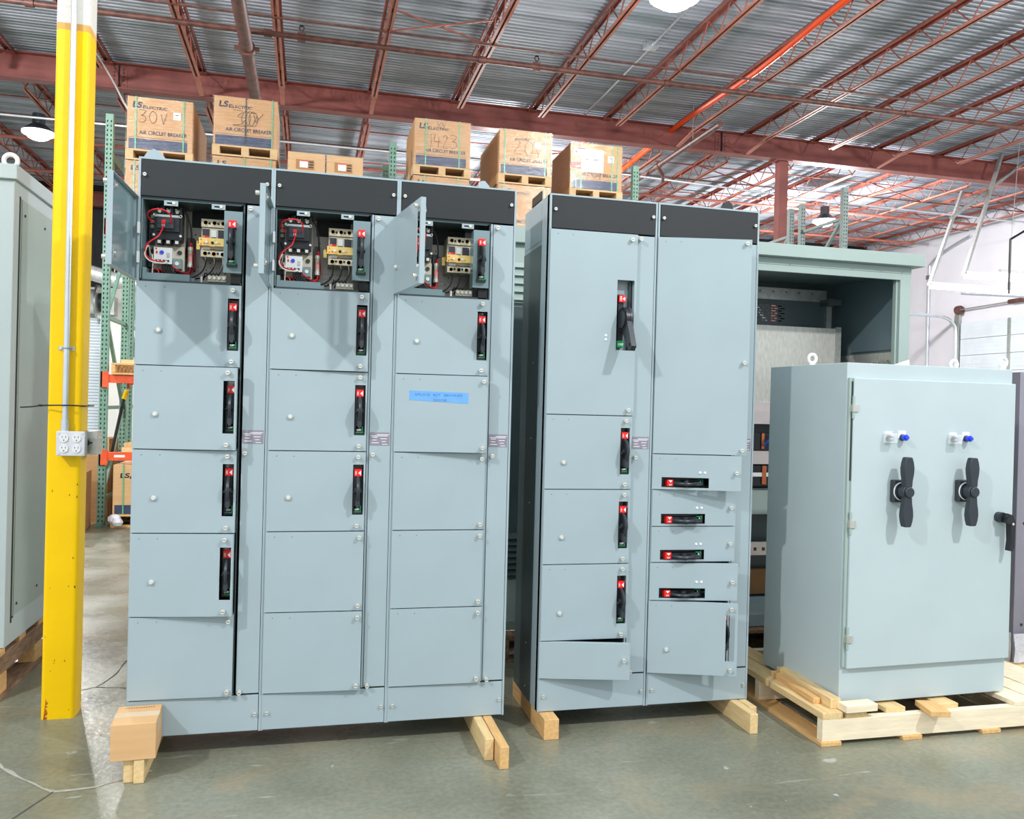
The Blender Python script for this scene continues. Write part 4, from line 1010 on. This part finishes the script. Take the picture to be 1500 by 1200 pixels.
PALW = mat('dusty_pallet_wood', rgb(196, 164, 122), .7, 0, .12, 7, stretch=(1.2, 9, 9))
def rpallet(u, w, v, d, z, label, m=PALW, h=.12):
    t = thing('wooden_pallet', label, 'pallet', (u, v, z), 0, 'small wooden pallets in the rack')
    for x in (0, w / 2 - .04, w - .08):
        MB().box(x, x + .08, 0, d, .018, h - .02, m).build('stringer', t)
    MB().box(0, w, 0, d, h - .02, h, m).build('deck_board', t)
    MB().box(0, w, 0, .1, 0, .018, m).box(0, w, d - .1, d, 0, .018, m).build('bottom_board', t)
    return t
def squiggle(mb, strokes, ox, oz, s, y, wd=.0028):
    for st in strokes: mb.tube([(ox + a * s, y, oz + b * s) for a, b in st], wd, PEN, 5, 4)
THREE = [(0, 1), (.25, 1.05), (.5, .95), (.3, .65), (.15, .58), (.45, .5), (.5, .2), (.25, 0), (0, .08)]
def zero(x): return [(x + .25, 1), (x + .05, .75), (x, .4), (x + .15, .05), (x + .4, .05), (x + .55, .4), (x + .5, .8), (x + .25, 1)]
def vee(x): return [(x, .8), (x + .15, .1), (x + .2, 0), (x + .45, .9)]
def carton(u, w, v, d, z, h, label, kind=1, wrap=True, straps=(.14, .8), notes=None, sticker=None, strapm=STRAP, logo=True, big=None):
    t = thing('breaker_carton', label, 'box', (u, v, z), 0, 'breaker cartons on the rack')
    MB().box(0, w, 0, d, 0, h, CARD).build('carton_body', t, bev=.004)
    y = -.0015
    mb = MB()
    if kind == 1:
        mb.text('LS', (.05, y, h - .115), .088, INK, .04, width=.095, shear=.15).text('E', (.155, y, h - .12), .05, INK, .03, width=.034, shear=.1).text('LECTRIC', (.193, y, h - .12), .042, INK, .02, width=.21, shear=.1)
        if not logo: mb = MB().text('LECTRIC', (.19, y, h - .12), .036, INK, .03, width=.2, shear=.1)
        mb.text('AIR CIRCUIT BREAKER', (.125, y, h * .29), .058, INK, .018, width=w * .73)
        mb.box(.02, w - .05, y, 0, .0, h * .2, NAVY).box(.02, w - .05, y, 0, h * .225, h * .232, NAVY)
    else:
        mb.text('AIR CIRCUIT BREAKER', (.125, y, h * .29), .058, INK, .018, width=w * .73)
        mb.box(.02, w - .05, y, 0, .0, h * .2, NAVY)
        mb.text('LS', (.05, y, h - .1), .07, INK, .03, width=.095, shear=.15).text('ELECTRIC', (.155, y, h - .11), .036, INK, .03, width=.24, shear=.1)
    if notes: notes(mb, h)
    mb.build('print', t)
    mb = MB()
    for i, f in enumerate(straps):
        m = strapm[i] if isinstance(strapm, (list, tuple)) else strapm
        x = w * f; mb.box(x - .006, x + .007, -.006, -.002, 0, h + .004, m).box(x - .006, x + .007, -.002, d + .004, h + .001, h + .005, m)
    if straps: mb.build('strap', t)
    if sticker: 
        a = sticker; q = MB().box(w * a[0], w * a[0] + .075, -.004, -.002, h * a[1], h * a[1] + .08, PAPER).box(w * a[0] + .018, w * a[0] + .055, -.0046, -.004, h * a[1] + .045, h * a[1] + .055, DGREY).box(w * a[0] + .012, w * a[0] + .045, -.0046, -.004, h * a[1] + .015, h * a[1] + .02, DGREY)
        q.build('address_label', t)
    if big:
        q = MB().box(.14, .42, -.0045, -.002, h * .38, h * .87, PAPER).text('TX  2 / 10', (.19, -.0052, h * .42), .038, DGREY, .02, width=.18)
        for i, (a, wd) in enumerate(((.24, .07), (.19, .17))): q.box(a, a + wd, -.0050, -.0045, h * (.74 - .1 * i), h * (.74 - .1 * i) + .014, DGREY)
        for i in range(3): q.box(.18, .38, -.0050, -.0045, h * (.56 - .03 * i), h * (.56 - .03 * i) + .003, DGREY)
        q.build('address_label', t)
        MB().box(.0, .13, -.0065, -.002, h * .44, h * .57, RED).build('red_label', t)['label'] = 'bright red blank label'
        MB().box(.035, .19, -.007, -.0046, h * .73, h * .9, PAPER).box(.05, .18, -.0075, -.007, h * .86, h * .89, RED).box(.09, .18, -.0075, -.007, h * .8, h * .81, RED).cyl((.065, -.0075, h * .79), (.065, -.007, h * .79), .014, DGREY, 12).build('warning_label', t)
    if wrap:
        mb = MB(); g = .012
        # loosely rippled film round the four sides
        per = [(-g, -g), (w + g, -g), (w + g, d + g), (-g, d + g)]
        vs = []; cols = []
        for s in range(4):
            a, b = Vector(per[s]), Vector(per[(s + 1) % 4]); n = 10
            for i in range(n): cols.append(a.lerp(b, i / n))
        c = Vector((w / 2, d / 2)); nz = 7
        for p in cols:
            dr_ = (p - c).normalized()
            for k in range(nz): 
                o_ = random.uniform(-.004, .008); vs.append((p.x + dr_.x * o_, p.y + dr_.y * o_, h * k / (nz - 1)))
        n = len(cols)
        mb.add(vs, [(i * nz + k, ((i + 1) % n) * nz + k, ((i + 1) % n) * nz + k + 1, i * nz + k + 1) for i in range(n) for k in range(nz - 1)], WRAP)
        mb.build('stretch_wrap', t)
    return t
def n30(mb, h): squiggle(mb, [THREE, zero(.8), vee(1.7)], .12, h * .52, .13, -.002)
def nscr(mb, h): squiggle(mb, [[(0, 1), (.6, .95), (.3, .6), (.8, .5), (.5, .1), (0, 0), (.9, -.05)], zero(.8), zero(1.0), zero(.55), [(1.2, .9), (1.5, .8), (1.4, .3), (1.9, .9)]], .2, h * .42, .17, -.002)
def n1423(mb, h):
    squiggle(mb, [[(0, 1), (.05, .5), (0, 0)], [(.35, 1), (.3, .45), (.75, .5)], [(.65, .8), (.6, 0)], [(.95, .85), (1.15, 1), (1.3, .8), (1.0, .05), (1.4, .05)], [(a + 1.55, b) for a, b in THREE]], .19, h * .40, .15, -.002)
    squiggle(mb, [THREE, zero(.7), vee(1.4)], .25, h * .84, .06, -.002, .002)
def n20(mb, h): squiggle(mb, [[(0, .9), (.3, 1), (.4, .7), (.0, .1), (.6, .05)], zero(.8), vee(1.6)], .18, h * .45, .17, -.002, .0025)
def n20b(mb, h): squiggle(mb, [[(0, .9), (.3, 1), (.4, .7), (.0, .1), (.6, .05)], zero(.8), vee(1.6)], .2, h * .25, .1, -.002, .0025)
FV = 9.75
stk = [(-1.973, .666, 4.677, .562, 1.25, 'leftmost upper breaker carton, marked 30V, between the yellow column and cabinets', dict(notes=n30, sticker=(.7, .62), straps=(.13, .86))),
       (-1.09, .676, 4.785, .535, .75, 'second upper breaker carton from the left, with scribbled-over pen marks', dict(notes=nscr, straps=(.5, .92), strapm=(STRAPB, STRAP))),
       (1.131, .664, 4.774, .54, .85, 'upper breaker carton with 1423 written large in pen', dict(notes=n1423, straps=(.2, .8))),
       (2.15, .646, 4.755, .53, 1.15, 'upper breaker carton with glare on its film, right of the 1423 carton', dict(notes=n20, sticker=(.68, .62), straps=(.1, .88), logo=False)),
       (3.047, .666, 4.683, .56, .85, 'rightmost upper breaker carton with white address sheet and red label', dict(notes=n20b, sticker=(.72, .62), straps=(.1, .2, .8, .91), logo=False, big=True))]
names = ['below the 30V carton', 'below the scribbled carton', 'below the 1423 carton', 'below the glaring film carton', 'below the red-labelled carton']
for i, (u, w, zt_, h, d, lab, kw) in enumerate(stk):
    carton(u, w, FV, d, zt_ - h, h, lab, **kw)
    rpallet(u - .01, w + .02, FV - .01, d, zt_ - h - .122, 'small wooden pallet ' + names[i] + ', between two cartons')
    zlow = 3.33 + .122
    hl = (zt_ - h - .122) - zlow - .007
    carton(u - .005, w, FV, d, zlow, hl, 'lower breaker carton ' + names[i], kind=2, straps=kw['straps'][:2], sticker=(.68, .62) if i == 3 else None)
    rpallet(u - .01, w + .02, FV - .01, d, 3.331, 'small wooden pallet on the top rack beams ' + names[i])
# two smaller wrapped cartons
t = rpallet(-.30, .86, FV, .9, 3.331, 'wide wooden pallet under the two small wrapped cartons')
carton_small = []
for i, (u, w_) in enumerate(((-.29, 'left'), (.135, 'right'))):
    t = thing('wrapped_carton', 'small film-wrapped carton with a torn label, the %s one of the pair' % w_, 'box', (u, FV, 3.453), 0, 'pair of small wrapped cartons')
    MB().box(0, .41, 0, .8, 0, .79, CARDL).build('carton_body', t, bev=.004)
    mb = MB().box(.09, .29, -.003, 0, .6, .71, mat('amber_print', rgb(176, 120, 52), .6)).box(.13, .22, -.005, -.003, .62, .69, PAPER).box(.13, .22, -.006, -.005, .69, .70, RED)
    for k in range(3): mb.box(.23, .28, -.0045, -.003, .62 + k * .03, .635 + k * .03, VOID)
    mb.build('printed_label', t)
    MB().box(-.006, .416, -.01, .806, 0, .8, WRAP).build('stretch_wrap', t)
# cartons at the foot of the rack and pallets on the low beams
t = thing('breaker_carton', 'breaker carton with a green strap at the foot of the left rack', 'box', (-2.05, 9.85, .14), 0, 'breaker cartons on the rack')
MB().box(0, .62, 0, .9, 0, .54, CARDL).build('carton_body', t, bev=.004)
MB().text('LS', (.07, -.002, .4), .07, INK, .03, width=.095, shear=.15).text('ELECTRIC', (.17, -.002, .39), .036, INK, .03, width=.24, shear=.1).box(.02, .58, -.0015, 0, 0, .1, NAVY).build('print', t)
MB().box(.1, .113, -.006, -.002, 0, .545, STRAP).build('strap', t)
simple_pallet('p', 'pale pallet on the floor under the green-strapped carton at the left rack', -2.06, -1.3, 9.82, 10.8, 0, .138, WOODY)
tag(MB().sphere((-2.01, 9.76, .1), .07, WRAPH, 10, .8).sphere((-1.97, 9.72, .07), .06, WRAPH, 8, .8).build('film_scrap'), 'crumpled ball of clear film lying before the green-strapped carton', 'film')
simple_pallet('p', 'brown pallet on the middle rack level in the left bay', -2.09, -1.2, 9.83, 10.9, 1.667, .125, WOODY)
tag(MB().box(-2.0, -1.85, 9.86, 9.96, 1.793, 1.833, WOOD).build('wood_block'), 'short pale wood block lying on the middle-level rack pallet', 'wood block')
t = thing('wood_crate', 'small stack of pale wood offcuts on the lowest rack level at left', 'crate', (-1.98, 9.9, .817))
MB().box(0, .5, 0, .6, 0, .05, WOOD).box(.02, .4, 0, .55, .05, .1, WOODY).build('offcut_stack', t)
tag(MB().cyl((-2.33, 10.4, .0), (-2.07, 10.4, 1.4), .018, BLACK, 8).cyl((-2.07, 10.4, 1.4), (-2.035, 10.4, 1.5), .026, YELLOW, 8).build('broom_handle'), 'dark leaning pole with a yellow end inside the left rack', 'pole')
# discarded cardboard left of the rack
def flatbox(pts, th, m, label, loc, rz=0, rx=0):
    o = MB().prism(pts, 'y', 0, th, m).build('cardboard_sheet', None, loc, (rx, 0, rz))
    return tag(o, label, 'cardboard', 'discarded cardboard by the rack')
t = thing('cardboard_bin', 'open-topped brown cardboard box behind the yellow column', 'box', (-2.74, 9.36, 0), R(4))
MB().box(0, .5, 0, .006, 0, .62, CARD).box(.494, .5, 0, .5, 0, .62, CARDD).box(0, .006, 0, .5, 0, .62, CARDD).box(0, .5, .494, .5, 0, .62, CARD).box(0, .5, 0, .5, 0, .01, CARDD).build('box_wall', t)
MB().add([(0, -.0, .62), (.5, 0, .62), (.54, -.1, .56), (-.02, -.1, .56)], [(0, 1, 2, 3)], CARDL).build('box_flap', t)
flatbox([(0, 0), (.42, 0), (.42, .95), (.02, .93)], .02, CARD, 'tall flat cardboard sheet leaning behind the yellow column', (-2.62, 10.15, 0), 0, R(-6))
flatbox([(0, 0), (.3, .02), (.34, .8), (.05, .84)], .012, CARDD, 'torn dark cardboard sheet leaning beside the green rack post', (-2.6, 10.45, .0), R(0), R(-8))
flatbox([(0, 0), (.5, 0), (.45, .75), (.1, .8)], .012, CARD, 'folded cardboard sheet leaning inside the left rack', (-1.98, 10.83, .0), R(0), R(0))
t = thing('cardboard_bin', 'tall brown cardboard box against the rack foot behind the first box', 'box', (-2.98, 10.78, 0), R(-2))
MB().box(0, .7, 0, .01, 0, .92, CARDL).box(.69, .7, 0, .5, 0, .92, CARDD).box(0, .7, .49, .5, 0, .92, CARD).box(0, .7, 0, .5, 0, .01, CARDD).build('box_wall', t)
tag(MB().box(-2.185, -2.142, 9.893, 9.899, 3.19, 3.36, ORANGE).box(-2.172, -2.156, 9.892, 9.893, 3.25, 3.28, WHITE).box(-2.170, -2.158, 9.892, 9.893, 3.30, 3.31, DGREY).build('rack_sticker'), 'small orange sticker on the green rack post', 'sticker')

# ------------------------------------------------------------------ light and view
w = bpy.data.worlds.new('world'); SC.world = w; w.use_nodes = True
w.node_tree.nodes['Background'].inputs[0].default_value = (.86, .93, 1, 1)
w.node_tree.nodes['Background'].inputs[1].default_value = 1.12
vs_ = SC.view_settings; vs_.view_transform = 'Standard'; vs_.look = 'None'; vs_.gamma = 1; vs_.use_curve_mapping = False; vs_.exposure = .05
